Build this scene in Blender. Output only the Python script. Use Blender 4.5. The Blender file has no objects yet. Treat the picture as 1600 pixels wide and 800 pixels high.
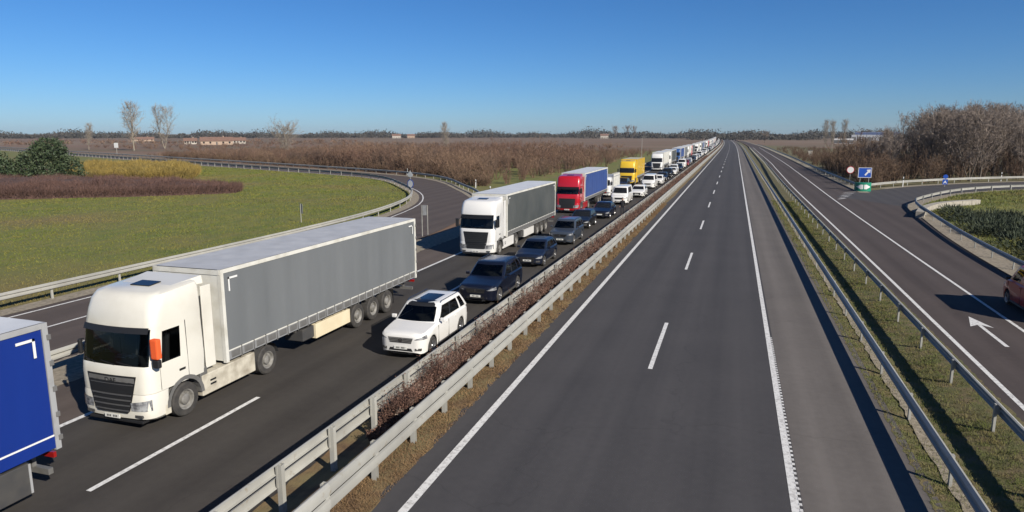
import bpy, bmesh, math, random
import numpy as np
from mathutils import Vector, Matrix
random.seed(7); rng = np.random.default_rng(11)
R = math.radians
scene = bpy.context.scene
COL = scene.collection
ZL = -0.30                                   # the left carriageway lies 30 cm lower than the right one

# ------------------------------------------------------------------ camera, sky, sun, exposure
cam = bpy.data.cameras.new('camera'); camo = bpy.data.objects.new('camera', cam); COL.objects.link(camo)
cam.sensor_width = 36; cam.lens = 1071 / 1600 * 36; cam.clip_start = 0.1; cam.clip_end = 20000
camo.location = (0, 0, 7.79); camo.rotation_euler = (math.pi / 2 - 0.1765, 0, 0.310)
scene.camera = camo
SUN_EL, SUN_AZ = R(30), math.atan2(math.cos(R(31)), -math.sin(R(31)))     # azimuth clockwise from +Y
w = bpy.data.worlds.new('World'); scene.world = w; w.use_nodes = True
nt = w.node_tree; bg = nt.nodes['Background']
sky = nt.nodes.new('ShaderNodeTexSky'); sky.sky_type = 'NISHITA'; sky.sun_disc = False
sky.sun_elevation = SUN_EL; sky.sun_rotation = SUN_AZ
sky.air_density = 0.8; sky.dust_density = 0.3; sky.ozone_density = 10.0; sky.altitude = 0
hs = nt.nodes.new('ShaderNodeHueSaturation'); hs.inputs['Saturation'].default_value = 1.07
nt.links.new(sky.outputs[0], hs.inputs['Color']); nt.links.new(hs.outputs[0], bg.inputs[0]); bg.inputs[1].default_value = 0.0625
S = Vector((math.sin(SUN_AZ) * math.cos(SUN_EL), math.cos(SUN_AZ) * math.cos(SUN_EL), math.sin(SUN_EL)))
sl = bpy.data.lights.new('sun', 'SUN'); sl.energy = 5.0; sl.angle = R(0.5); sl.color = (1, 0.93, 0.82)
so = bpy.data.objects.new('sun', sl); COL.objects.link(so); so.rotation_euler = S.to_track_quat('Z', 'Y').to_euler()
so.location = (30, -20, 40)
scene.view_settings.view_transform = 'Standard'; scene.view_settings.look = 'None'
scene.view_settings.exposure = 0.65; scene.view_settings.gamma = 1

# ------------------------------------------------------------------ materials
def _n(t, kind, **kw):
    n = t.nodes.new(kind)
    for k, v in kw.items():
        setattr(n, k, v)
    return n
def mat(name, col, rough=0.6, col2=None, scale=1.0, detail=4, lo=0.35, hi=0.65, metal=0.0, bump=0.0, bscale=None,
        coat=0.0, spec=0.5, stretch=None, col3=None, scale3=0.1, lo3=0.4, hi3=0.6, emit=None, trans=0.0, rough2=None, vary=0.0):
    m = bpy.data.materials.new(name); m.use_nodes = True
    dim = lambda c: tuple(q * .72 for q in c) if c else c
    col, col2, col3 = dim(col), dim(col2), dim(col3)
    t = m.node_tree; b = t.nodes['Principled BSDF']
    b.inputs['Base Color'].default_value = (*col, 1); b.inputs['Roughness'].default_value = rough
    b.inputs['Metallic'].default_value = metal; b.inputs['Coat Weight'].default_value = coat
    b.inputs['Coat Roughness'].default_value = 0.04
    b.inputs['Specular IOR Level'].default_value = spec
    if emit: b.inputs['Emission Color'].default_value = (*emit, 1); b.inputs['Emission Strength'].default_value = 1
    if trans: b.inputs['Transmission Weight'].default_value = trans
    if col2 or bump:
        tc = _n(t, 'ShaderNodeTexCoord'); vec = tc.outputs['Object']
        if stretch:
            mp = _n(t, 'ShaderNodeMapping'); mp.inputs['Scale'].default_value = stretch
            t.links.new(vec, mp.inputs[0]); svec = mp.outputs[0]
        else: svec = vec
    if col2:
        n = _n(t, 'ShaderNodeTexNoise'); n.inputs['Scale'].default_value = scale; n.inputs['Detail'].default_value = detail
        t.links.new(svec, n.inputs['Vector'])
        mr = _n(t, 'ShaderNodeMapRange'); mr.inputs[1].default_value = lo; mr.inputs[2].default_value = hi
        t.links.new(n.outputs[0], mr.inputs[0])
        mx = _n(t, 'ShaderNodeMix', data_type='RGBA'); mx.inputs[6].default_value = (*col, 1); mx.inputs[7].default_value = (*col2, 1)
        t.links.new(mr.outputs[0], mx.inputs[0]); out = mx.outputs[2]
        if rough2 is not None:
            rr = _n(t, 'ShaderNodeMapRange'); rr.inputs[3].default_value = rough; rr.inputs[4].default_value = rough2
            t.links.new(mr.outputs[0], rr.inputs[0]); t.links.new(rr.outputs[0], b.inputs['Roughness'])
        if col3:
            n3 = _n(t, 'ShaderNodeTexNoise'); n3.inputs['Scale'].default_value = scale3; n3.inputs['Detail'].default_value = 5
            t.links.new(vec, n3.inputs['Vector'])
            m3 = _n(t, 'ShaderNodeMapRange'); m3.inputs[1].default_value = lo3; m3.inputs[2].default_value = hi3
            t.links.new(n3.outputs[0], m3.inputs[0])
            x3 = _n(t, 'ShaderNodeMix', data_type='RGBA'); x3.inputs[7].default_value = (*col3, 1)
            t.links.new(out, x3.inputs[6]); t.links.new(m3.outputs[0], x3.inputs[0]); out = x3.outputs[2]
        if vary:
            oi = _n(t, 'ShaderNodeObjectInfo'); vr = _n(t, 'ShaderNodeMapRange'); vr.inputs[3].default_value = 1 - vary; vr.inputs[4].default_value = 1 + vary * .5
            vm_ = _n(t, 'ShaderNodeMix', data_type='RGBA', blend_type='MULTIPLY'); vm_.inputs[0].default_value = 1
            t.links.new(oi.outputs['Random'], vr.inputs[0]); t.links.new(out, vm_.inputs[6]); t.links.new(vr.outputs[0], vm_.inputs[7]); out = vm_.outputs[2]
        t.links.new(out, b.inputs['Base Color'])
    if bump:
        nb = _n(t, 'ShaderNodeTexNoise'); nb.inputs['Scale'].default_value = bscale or scale * 4; nb.inputs['Detail'].default_value = 6
        t.links.new(vec, nb.inputs['Vector'])
        bp = _n(t, 'ShaderNodeBump'); bp.inputs['Strength'].default_value = bump; bp.inputs['Distance'].default_value = 0.02
        t.links.new(nb.outputs[0], bp.inputs['Height']); t.links.new(bp.outputs[0], b.inputs['Normal'])
    return m
def asphalt(name, base, track, lane0, lanew, fine=0.6):
    base, track = tuple(q * .72 for q in base), tuple(q * .72 for q in track)
    """speckled asphalt: fine grain, blotches, and two polished wheel tracks per lane running along Y"""
    m = bpy.data.materials.new(name); m.use_nodes = True; t = m.node_tree; b = t.nodes['Principled BSDF']
    b.inputs['Roughness'].default_value = 0.85; b.inputs['Specular IOR Level'].default_value = 0.22
    tc = _n(t, 'ShaderNodeTexCoord'); v = tc.outputs['Object']
    sx = _n(t, 'ShaderNodeSeparateXYZ'); t.links.new(v, sx.inputs[0])
    def math_(op, a, c=None):
        n = _n(t, 'ShaderNodeMath', operation=op)
        for i, q in enumerate((a, c)):
            if q is None: continue
            if isinstance(q, (int, float)): n.inputs[i].default_value = q
            else: t.links.new(q, n.inputs[i])
        return n.outputs[0]
    def noise(scale, detail, stretch=None):
        n = _n(t, 'ShaderNodeTexNoise'); n.inputs['Scale'].default_value = scale; n.inputs['Detail'].default_value = detail
        if stretch:
            mp = _n(t, 'ShaderNodeMapping'); mp.inputs['Scale'].default_value = stretch; t.links.new(v, mp.inputs[0]); t.links.new(mp.outputs[0], n.inputs['Vector'])
        else: t.links.new(v, n.inputs['Vector'])
        return n.outputs[0]
    fr = math_('MULTIPLY', math_('SUBTRACT', sx.outputs[0], lane0), 2 * math.pi * 2 / lanew)
    tr = math_('MULTIPLY', math_('COSINE', fr), 0.5)                       # +-.5, two cycles per lane
    blot = noise(0.35, 4); streak = noise(1.0, 4, (2.2, 0.035, 1)); grain = noise(38, 3); mid = noise(4.5, 5)
    f = math_('ADD', math_('MULTIPLY', tr, -0.5), math_('ADD', math_('MULTIPLY', streak, 1.3), math_('MULTIPLY', blot, 1.0)))
    f = math_('ADD', f, math_('ADD', math_('MULTIPLY', grain, fine), math_('MULTIPLY', mid, 0.75)))
    mr = _n(t, 'ShaderNodeMapRange'); mr.inputs[1].default_value = 1.15; mr.inputs[2].default_value = 2.3; t.links.new(f, mr.inputs[0])
    mx = _n(t, 'ShaderNodeMix', data_type='RGBA'); mx.inputs[6].default_value = (*track, 1); mx.inputs[7].default_value = (*base, 1)
    t.links.new(mr.outputs[0], mx.inputs[0])
    # a few dark sealed cracks
    vo = _n(t, 'ShaderNodeTexVoronoi', feature='DISTANCE_TO_EDGE'); vo.inputs['Scale'].default_value = 0.09
    wn = _n(t, 'ShaderNodeTexNoise'); wn.inputs['Scale'].default_value = 0.6; wn.inputs['Detail'].default_value = 6
    t.links.new(v, wn.inputs['Vector'])
    va = _n(t, 'ShaderNodeMix', data_type='VECTOR'); va.inputs[0].default_value = 0.0
    wv = _n(t, 'ShaderNodeVectorMath', operation='MULTIPLY_ADD'); wv.inputs[1].default_value = (3, 3, 3)
    t.links.new(wn.outputs[1], wv.inputs[0]); t.links.new(v, wv.inputs[2]); t.links.new(wv.outputs[0], vo.inputs['Vector'])
    cr = _n(t, 'ShaderNodeMapRange'); cr.inputs[1].default_value = 0.0015; cr.inputs[2].default_value = 0.004
    cr.inputs[3].default_value = 0.90; cr.inputs[4].default_value = 1.0
    t.links.new(vo.outputs['Distance'], cr.inputs[0])
    mu = _n(t, 'ShaderNodeMix', data_type='RGBA', blend_type='MULTIPLY'); mu.inputs[0].default_value = 1
    t.links.new(mx.outputs[2], mu.inputs[6]); t.links.new(cr.outputs[0], mu.inputs[7]); t.links.new(mu.outputs[2], b.inputs['Base Color'])
    bp = _n(t, 'ShaderNodeBump'); bp.inputs['Strength'].default_value = 0.35; bp.inputs['Distance'].default_value = 0.01
    t.links.new(grain, bp.inputs['Height']); t.links.new(bp.outputs[0], b.inputs['Normal'])
    return m
M = {}
M['asph_r'] = asphalt('asphalt main', (0.082, 0.078, 0.080), (0.056, 0.054, 0.057), -6.2, 3.9)
M['asph_em'] = asphalt('asphalt emergency lane', (0.178, 0.160, 0.147), (0.116, 0.104, 0.096), 1.7, 3.0, 0.5)
M['asph_l'] = asphalt('asphalt oncoming', (0.068, 0.061, 0.054), (0.044, 0.039, 0.035), -17.6, 3.9)
M['asph_ls'] = asphalt('asphalt oncoming shoulder', (0.125, 0.10, 0.086), (0.09, 0.071, 0.061), -20, 3.0, 0.5)
M['asph_ramp'] = asphalt('asphalt slip road', (0.094, 0.076, 0.070), (0.064, 0.051, 0.047), 8.2, 3.3, 0.5)
M['asph_lr'] = asphalt('asphalt left slip road', (0.112, 0.09, 0.08), (0.08, 0.064, 0.057), -31, 4, 0.5)
M['asph_dark'] = asphalt('asphalt dark branch', (0.085, 0.08, 0.082), (0.06, 0.057, 0.06), 8.2, 3.3, 0.4)
M['paint'] = mat('road paint', (0.80, 0.79, 0.76), 0.6, (0.42, 0.40, 0.38), 7, 8, 0.48, 0.74, col3=(.17, .16, .155), scale3=16, lo3=.60, hi3=.70)
M['gravel'] = mat('gravel verge', (0.34, 0.29, 0.22), 0.95, (0.20, 0.17, 0.12), 6, 8, 0.35, 0.65, bump=0.8, bscale=30)
M['drysoil'] = mat('dry grass and soil', (0.22, 0.135, 0.062), 0.95, (0.115, 0.068, 0.032), 3.5, 9, 0.35, 0.65, bump=1.0, bscale=22, col3=(0.21, 0.165, 0.07), scale3=0.7)
M['verge'] = mat('verge turf', (0.105, 0.105, 0.030), 0.95, (0.16, 0.12, 0.055), 2.2, 9, 0.4, 0.65, bump=1.0, bscale=20)
M['lawn'] = mat('lawn', (0.104, 0.130, 0.016), 0.95, (0.165, 0.158, 0.028), 0.5, 9, 0.36, 0.64, bump=0.6, bscale=9, col3=(0.165, 0.13, 0.040), scale3=0.07, lo3=0.48, hi3=0.70, stretch=(1.6, 0.6, 1))
M['field'] = mat('fields', (0.180, 0.105, 0.062), 0.95, (0.125, 0.095, 0.045), 0.012, 5, 0.46, 0.6, bump=0.5, bscale=2, stretch=(.22, 1.6, 1), col3=(0.19, 0.13, 0.08), scale3=0.004, lo3=0.52, hi3=0.58)
M['steel'] = mat('galvanised steel', (0.45, 0.445, 0.405), 0.5, (0.37, 0.365, 0.335), 1.3, 6, 0.3, 0.7, metal=0.05, spec=.3, col3=(.30, .26, .20), scale3=5, lo3=.62, hi3=.8, vary=.13)
M['steel_d'] = mat('weathered steel', (0.36, 0.355, 0.33), 0.5, (0.25, 0.24, 0.22), 2.3, 6, 0.3, 0.7, metal=0.3)
M['white'] = mat('white paint', (0.80, 0.79, 0.76), 0.35, coat=0.6)
M['cream'] = mat('cream cab paint', (0.77, 0.745, 0.66), 0.35, (0.67, 0.64, 0.555), 1.1, 8, 0.45, 0.75, coat=0.5)
M['dirty'] = mat('dirty cream panel', (0.60, 0.56, 0.46), 0.6, (0.32, 0.285, 0.22), 2.4, 10, 0.42, 0.7)
M['creambox'] = mat('cream pallet box', (0.80, 0.71, 0.50), 0.5, (0.74, 0.64, 0.44), 2, 6)
M['glass'] = mat('dark glass', (0.014, 0.015, 0.016), 0.05, spec=0.35)
M['glassroof'] = mat('dark roof glass', (0.008, 0.010, 0.016), 0.08, spec=0.12)
def screen_glass():
    m = bpy.data.materials.new('window glass'); m.use_nodes = True; t = m.node_tree; t.nodes.remove(t.nodes['Principled BSDF'])
    tr = _n(t, 'ShaderNodeBsdfTransparent'); tr.inputs[0].default_value = (.42, .45, .45, 1); gl = _n(t, 'ShaderNodeBsdfGlossy'); gl.inputs['Roughness'].default_value = .03
    fr = _n(t, 'ShaderNodeFresnel'); fr.inputs[0].default_value = 1.45; mx = _n(t, 'ShaderNodeMixShader'); t.links.new(fr.outputs[0], mx.inputs[0]); t.links.new(tr.outputs[0], mx.inputs[1]); t.links.new(gl.outputs[0], mx.inputs[2])
    t.links.new(mx.outputs[0], t.nodes['Material Output'].inputs[0]); return m
M['screen'] = screen_glass()
M['trim'] = mat('dark interior trim', (0.030, 0.030, 0.032), 0.8)
M['seat'] = mat('seat fabric', (0.06, 0.06, 0.065), 0.9)
M['paper'] = mat('papers', (0.6, 0.6, 0.56), 0.8)
M['black'] = mat('black plastic', (0.016, 0.016, 0.017), 0.5)
M['dgrey'] = mat('dark grey plastic', (0.055, 0.055, 0.056), 0.55, (0.075, 0.072, 0.068), 3, 6)
M['mgrey'] = mat('grey plastic', (0.17, 0.168, 0.165), 0.5, (0.13, 0.127, 0.12), 3, 6)
M['tyre'] = mat('tyre rubber', (0.028, 0.027, 0.026), 0.85, (0.055, 0.05, 0.045), 5, 6)
M['rim'] = mat('steel wheel', (0.34, 0.33, 0.31), 0.5, (0.2, 0.19, 0.17), 6, 6, metal=0.3)
M['alloy'] = mat('alloy wheel', (0.45, 0.45, 0.46), 0.3, metal=0.8)
M['chassis'] = mat('truck chassis', (0.045, 0.042, 0.04), 0.7, (0.075, 0.067, 0.058), 4, 6)
M['lamp'] = mat('headlamp glass', (0.40, 0.41, 0.42), 0.08, (0.10, 0.10, 0.11), 7, 3, coat=1.0)
M['redlamp'] = mat('tail lamp', (0.30, 0.012, 0.010), 0.15, coat=1.0)
M['amber'] = mat('amber lamp', (0.55, 0.17, 0.02), 0.2)
M['chrome'] = mat('chrome', (0.75, 0.75, 0.76), 0.15, metal=1.0)
M['plate'] = mat('number plate', (0.72, 0.72, 0.68), 0.5)
M['orange'] = mat('orange cloth', (0.85, 0.115, 0.020), 0.8)
M['curt_grey'] = mat('grey tarpaulin', (0.174, 0.184, 0.19), 0.5, (0.152, 0.162, 0.168), 0.9, 7, 0.35, 0.65, bump=0.15, bscale=1.2, stretch=(1, 0.7, 0.2))
M['curt_dark'] = mat('dark green grey tarpaulin', (0.075, 0.084, 0.083), 0.35, (0.105, 0.112, 0.108), 0.35, 4, 0.4, 0.65, bump=0.1, bscale=1)
M['curt_blue'] = mat('royal blue tarpaulin', (0.005, 0.024, 0.19), 0.4, (0.007, 0.032, 0.23), 0.8, 6, bump=0.15, bscale=1.2, stretch=(1, 0.7, 0.2))
M['curt_blue2'] = mat('mid blue tarpaulin', (0.028, 0.062, 0.22), 0.45, (0.035, 0.078, 0.26), 0.8, 6)
M['roofsheet'] = mat('translucent roof sheet', (0.50, 0.51, 0.53), 0.6, (0.42, 0.43, 0.45), 1.5, 8, bump=0.2, bscale=2)
M['roofwhite'] = mat('white roof sheet', (0.70, 0.72, 0.74), 0.5, (0.6, 0.62, 0.65), 1.0, 6)
M['frame_w'] = mat('trailer frame white', (0.70, 0.69, 0.63), 0.5, (0.55, 0.53, 0.46), 2, 8, 0.45, 0.7)
M['frame_g'] = mat('trailer frame grey', (0.36, 0.365, 0.37), 0.5, (0.28, 0.28, 0.28), 2, 8, 0.45, 0.7)
M['flap'] = mat('curtain flap', (0.27, 0.275, 0.28), 0.55, (0.20, 0.20, 0.20), 1.5, 8, 0.4, 0.7)
M['red_cab'] = mat('red cab paint', (0.48, 0.010, 0.018), 0.3, coat=0.8)
M['yellow_cab'] = mat('yellow paint', (0.80, 0.52, 0.02), 0.4, (0.74, 0.47, 0.03), 1, 4, coat=0.5)
M['blue_cab'] = mat('blue cab paint', (0.03, 0.09, 0.26), 0.35, coat=0.6)
M['navy'] = mat('navy car paint', (0.006, 0.008, 0.018), 0.28, coat=.45)
M['darkblue'] = mat('dark blue car paint', (0.010, 0.014, 0.028), 0.28, coat=.5)
M['bluegrey'] = mat('blue grey car paint', (0.045, 0.055, 0.072), 0.3, coat=.6)
M['blackcar'] = mat('black car paint', (0.010, 0.010, 0.011), 0.28, coat=.5)
M['silver'] = mat('silver car paint', (0.38, 0.39, 0.40), 0.3, coat=1.0, metal=0.5)
M['redcar'] = mat('dark red car paint', (0.26, 0.016, 0.016), 0.3, coat=1.0)
M['redvan'] = mat('red van paint', (0.60, 0.040, 0.022), 0.35, coat=0.6)
M['skin'] = mat('skin', (0.45, 0.26, 0.18), 0.6)
M['cloth'] = mat('black clothing', (0.012, 0.012, 0.015), 0.85)
M['cloth2'] = mat('dark trousers', (0.02, 0.022, 0.03), 0.85)
M['hair'] = mat('dark hair', (0.02, 0.014, 0.01), 0.7)
M['sign_blue'] = mat('sign blue', (0.012, 0.085, 0.46), 0.4)
M['sign_green'] = mat('sign green', (0.01, 0.24, 0.14), 0.4)
M['sign_white'] = mat('sign white', (0.80, 0.80, 0.78), 0.4)
M['sign_red'] = mat('sign red', (0.50, 0.02, 0.03), 0.4)
M['sign_back'] = mat('sign back grey', (0.30, 0.31, 0.32), 0.45, (0.25, 0.255, 0.26), 4, 4, metal=0.4)
M['concrete'] = mat('concrete', (0.42, 0.39, 0.33), 0.9, (0.32, 0.29, 0.24), 3, 8)
M['bark'] = mat('bark', (0.14, 0.11, 0.085), 0.9, (0.085, 0.066, 0.05), 2, 8)
M['bark_pale'] = mat('pale bark', (0.30, 0.26, 0.20), 0.9, (0.20, 0.17, 0.13), 1.5, 8)
M['twig'] = mat('bare twigs', (0.205, 0.160, 0.130), 0.9, (0.32, 0.26, 0.215), 0.25, 3, 0.4, 0.62)
M['twig_pale'] = mat('pale twigs', (0.36, 0.31, 0.25), 0.9, (0.25, 0.21, 0.165), 0.4, 3)
M['twig_red'] = mat('red brown twigs', (0.165, 0.092, 0.062), 0.9, (0.245, 0.155, 0.098), 0.05, 4, 0.42, 0.6, col3=(0.105, 0.068, 0.048), scale3=0.09, lo3=0.48, hi3=0.62)
M['twig_dark'] = mat('dark brown twigs', (0.115, 0.066, 0.042), 0.9, (0.165, 0.105, 0.062), 0.2, 3)
M['twig_maroon'] = mat('maroon twigs', (0.145, 0.078, 0.060), 0.9, (0.095, 0.050, 0.040), 0.35, 4)
M['hedge_core'] = mat('hedge inner twigs', (0.09, 0.048, 0.037), 0.95, (0.06, 0.032, 0.026), 3, 6, bump=1, bscale=6)
M['scrub_core'] = mat('inner brush', (0.13, 0.072, 0.045), 0.95, (0.085, 0.048, 0.03), 0.5, 8, bump=1, bscale=2)
M['yellow_twig'] = mat('yellow twigs', (0.31, 0.215, 0.045), 0.9, (0.20, 0.15, 0.04), 0.4, 4)
M['yellow_core'] = mat('yellow bush core', (0.19, 0.135, 0.02), 0.95)
M['ever'] = mat('evergreen leaves', (0.028, 0.050, 0.017), 0.7, (0.050, 0.078, 0.026), 0.6, 4, col3=(0.09, 0.10, 0.045), scale3=0.9, lo3=0.58, hi3=0.7)
M['juniper'] = mat('juniper needles', (0.020, 0.034, 0.014), 0.8, (0.040, 0.056, 0.022), 0.8, 5)
M['median_leaf'] = mat('dry median leaves', (0.180, 0.094, 0.064), 0.9, (0.115, 0.060, 0.043), 1.6, 5, 0.38, 0.62, col3=(0.28, 0.215, 0.165), scale3=3.2, lo3=0.55, hi3=0.68)
M['grass_a'] = mat('verge grass', (0.112, 0.138, 0.022), 0.9, (0.22, 0.18, 0.065), 1.7, 6, 0.42, 0.66)
M['grass_l'] = mat('lawn grass', (0.108, 0.140, 0.014), 0.9, (0.195, 0.180, 0.028), 0.35, 6, 0.38, 0.64, col3=(0.195, 0.152, 0.048), scale3=0.07, lo3=0.50, hi3=0.70)
M['dry_a'] = mat('dry grass', (0.25, 0.155, 0.07), 0.9, (0.15, 0.088, 0.042), 2.1, 6, 0.4, 0.64)
M['farwood'] = mat('distant wood', (0.050, 0.052, 0.046), 0.95, (0.075, 0.066, 0.052), 0.02, 4)
M['house_w'] = mat('house render', (0.52, 0.48, 0.42), 0.8, (0.44, 0.40, 0.34), 0.3, 4)
M['house_p'] = mat('terracotta render', (0.42, 0.31, 0.23), 0.8)
M['tiles'] = mat('roof tiles', (0.24, 0.14, 0.10), 0.85, (0.17, 0.10, 0.075), 1.2, 6)
M['hall_w'] = mat('hall cladding', (0.55, 0.57, 0.60), 0.6)
M['hall_b'] = mat('hall blue cladding', (0.10, 0.15, 0.30), 0.6)

# ------------------------------------------------------------------ mesh helpers
class MB:
    def __init__(s): s.v = []; s.f = []
    def add(s, pts, faces):
        o = len(s.v); s.v += [tuple(p) for p in pts]; s.f += [tuple(i + o for i in f) for f in faces]; return s
    def hexa(s, p):   # bottom 4 (ccw) then top 4
        return s.add(p, [(3, 2, 1, 0), (4, 5, 6, 7), (0, 1, 5, 4), (1, 2, 6, 5), (2, 3, 7, 6), (3, 0, 4, 7)])
    def box(s, x0, x1, y0, y1, z0, z1):
        return s.hexa([(x0, y0, z0), (x1, y0, z0), (x1, y1, z0), (x0, y1, z0), (x0, y0, z1), (x1, y0, z1), (x1, y1, z1), (x0, y1, z1)])
    def prism(s, poly, axis, a, b):
        n = len(poly)
        def p(u, v, t): return (t, u, v) if axis == 'x' else ((u, t, v) if axis == 'y' else (u, v, t))
        pts = [p(u, v, a) for u, v in poly] + [p(u, v, b) for u, v in poly]
        return s.add(pts, [tuple(range(n)), tuple(range(2 * n - 1, n - 1, -1))] + [(i, i + n, (i + 1) % n + n, (i + 1) % n) for i in range(n)])
    def tube(s, p0, p1, r0, r1=None, n=8, cap=True):
        p0, p1 = Vector(p0), Vector(p1); r1 = r0 if r1 is None else r1
        d = (p1 - p0).normalized(); a = d.orthogonal().normalized(); b = d.cross(a)
        pts = [p0 + (a * math.cos(2 * math.pi * i / n) + b * math.sin(2 * math.pi * i / n)) * r0 for i in range(n)]
        pts += [p1 + (a * math.cos(2 * math.pi * i / n) + b * math.sin(2 * math.pi * i / n)) * r1 for i in range(n)]
        f = [(i, (i + 1) % n, (i + 1) % n + n, i + n) for i in range(n)]
        if cap: f += [tuple(range(n - 1, -1, -1)), tuple(range(n, 2 * n))]
        return s.add(pts, f)
    def lathe_x(s, prof, c, n=20):     # prof: (radius, x) pairs
        pts = []
        for r, x in prof:
            for i in range(n):
                a = 2 * math.pi * i / n; pts.append((c[0] + x, c[1] + r * math.cos(a), c[2] + r * math.sin(a)))
        f = []
        for k in range(len(prof) - 1):
            for i in range(n): f.append((k * n + i, k * n + (i + 1) % n, (k + 1) * n + (i + 1) % n, (k + 1) * n + i))
        return s.add(pts, f)
    def grid(s, rows):
        nr, nc = len(rows), len(rows[0])
        return s.add([p for r in rows for p in r], [(i * nc + j, i * nc + j + 1, (i + 1) * nc + j + 1, (i + 1) * nc + j) for i in range(nr - 1) for j in range(nc - 1)])
    def mesh(s, name, smooth=None, bevel=0, seg=2, weld=False):
        me = bpy.data.meshes.new(name); me.from_pydata(s.v, [], s.f)
        if bevel or smooth or weld:
            bm = bmesh.new(); bm.from_mesh(me)
            if weld: bmesh.ops.remove_doubles(bm, verts=bm.verts, dist=1e-4)
            bmesh.ops.recalc_face_normals(bm, faces=bm.faces)
            if bevel: bmesh.ops.bevel(bm, geom=list(bm.edges), offset=bevel, segments=seg, affect='EDGES', profile=0.6)
            if smooth:
                th = R(smooth)
                for fc in bm.faces: fc.smooth = True
                for e in bm.edges:
                    e.smooth = len(e.link_faces) == 2 and e.calc_face_angle(0) < th
            bm.to_mesh(me); bm.free()
        return me
    def build(s, name, m, parent=None, smooth=None, bevel=0, seg=2, weld=False):
        return put(name, s.mesh(name, smooth, bevel, seg, weld), m, parent)
def put(name, me, m, parent=None, loc=None, rotz=None, scale=None):
    o = bpy.data.objects.new(name, me); COL.objects.link(o)
    m = M[m] if isinstance(m, str) else m
    if me is not None and m is not None and len(me.materials) == 0: me.materials.append(m)
    if parent is not None: o.parent = parent
    if loc is not None: o.location = loc
    if rotz is not None: o.rotation_euler = (0, 0, rotz)
    if scale is not None: o.scale = scale
    return o
def npmesh(name, V, F, smooth=False):
    V = np.asarray(V, np.float32); F = np.asarray(F, np.int32); k = F.shape[1]
    me = bpy.data.meshes.new(name); me.vertices.add(len(V)); me.vertices.foreach_set('co', V.ravel())
    me.loops.add(F.size); me.loops.foreach_set('vertex_index', F.ravel())
    me.polygons.add(len(F)); me.polygons.foreach_set('loop_start', np.arange(0, F.size, k, dtype=np.int32))
    me.polygons.foreach_set('loop_total', np.full(len(F), k, np.int32))
    me.update(calc_edges=True)
    return me
def tag(o, label=None, cat=None, group=None, kind=None):
    if label: o['label'] = label
    if cat: o['category'] = cat
    if group: o['group'] = group
    if kind: o['kind'] = kind
    return o
def thing(name, label, cat, loc=(0, 0, 0), rotz=0, group=None):
    o = bpy.data.objects.new(name, None); COL.objects.link(o); o.empty_display_size = 0.3
    o.location = loc; o.rotation_euler = (0, 0, rotz)
    return tag(o, label, cat, group)
def copy_tree(o, parent=None):
    c = o.copy(); COL.objects.link(c); c.parent = parent
    for ch in o.children: copy_tree(ch, c)
    return c
def text_mesh(txt, size):
    cu = bpy.data.curves.new('lettering', 'FONT'); cu.body = txt; cu.size = size; cu.align_x = 'CENTER'; cu.align_y = 'CENTER'; cu.extrude = 0.004
    o = bpy.data.objects.new('lettering_tmp', cu); COL.objects.link(o)
    dg = bpy.context.evaluated_depsgraph_get(); me = bpy.data.meshes.new_from_object(o.evaluated_get(dg))
    bpy.data.objects.remove(o); bpy.data.curves.remove(cu); me.materials.clear(); return me
def at(px, D):    # direction of a photograph column, at distance D on the ground
    a = -0.310 + math.atan((px - 800) / 1071 / math.cos(.1765)); return D * math.sin(a), D * math.cos(a)
def off(y):          # the motorway bends gently to the left far away
    return -2.0e-5 * max(0.0, y - 300.0) ** 2
def smooth_path(pts, step=4.0):
    P = [np.array(p, float) for p in pts]; P = [2 * P[0] - P[1]] + P + [2 * P[-1] - P[-2]]; out = []
    for i in range(1, len(P) - 2):
        n = max(2, int(np.linalg.norm(P[i + 1] - P[i]) / step))
        for k in range(n):
            t = k / n; a, b, c, d = P[i - 1], P[i], P[i + 1], P[i + 2]
            out.append(0.5 * (2 * b + (c - a) * t + (2 * a - 5 * b + 4 * c - d) * t * t + (3 * b - a - 3 * c + d) * t ** 3))
    out.append(P[-2]); return out
def resample(path, step):
    d = [0]
    for a, b in zip(path[:-1], path[1:]): d.append(d[-1] + float(np.linalg.norm(b - a)))
    n = max(1, int(d[-1] / step)); s = np.arange(n + 1) * step
    X = np.array(path); return [np.array([np.interp(q, d, X[:, 0]), np.interp(q, d, X[:, 1])]) for q in s]
def offset_path(path, dist):
    X = np.array(path); T = np.gradient(X, axis=0); T /= np.linalg.norm(T, axis=1)[:, None]
    return list(X + np.stack([T[:, 1], -T[:, 0]], 1) * dist)       # positive = to the right of travel
# ------------------------------------------------------------------ ground, roads, markings
YS = [-40, -20, 0] + list(range(10, 300, 10)) + list(range(300, 1000, 25)) + list(range(1000, 2401, 100))
def ribbon(name, A, B, z, m, parent=None, zb=None):
    zb = z if zb is None else zb
    mb = MB(); rows = [[(a[0], a[1], z), (b[0], b[1], zb)] for a, b in zip(A, B)]
    mb.grid([[r[1], r[0]] for r in rows]) if A[0][0] < B[0][0] and False else mb.grid(rows)
    o = mb.build(name, m, parent)
    bmx = bmesh.new(); bmx.from_mesh(o.data)
    for f in bmx.faces:
        if f.normal.z < 0: f.normal_flip()
    bmx.to_mesh(o.data); bmx.free()
    return o
def strip(name, x0, x1, z, m, y0=-40, y1=2400, parent=None, jit=0.0, zb=None):
    ys = [y for y in YS if y0 < y < y1]; ys = [y0] + ys + [y1]
    if jit:
        fine = list(np.arange(max(y0, 5), min(y1, 70), 0.35)); ys = sorted(set(ys + [float(round(q, 3)) for q in fine]))
    j = lambda: random.uniform(-jit, jit)
    return ribbon(name, [(x0 + off(y) + j(), y) for y in ys], [(x1 + off(y) + j(), y) for y in ys], z, m, parent, zb)
def st(o): o['kind'] = 'structure'; return o

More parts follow.
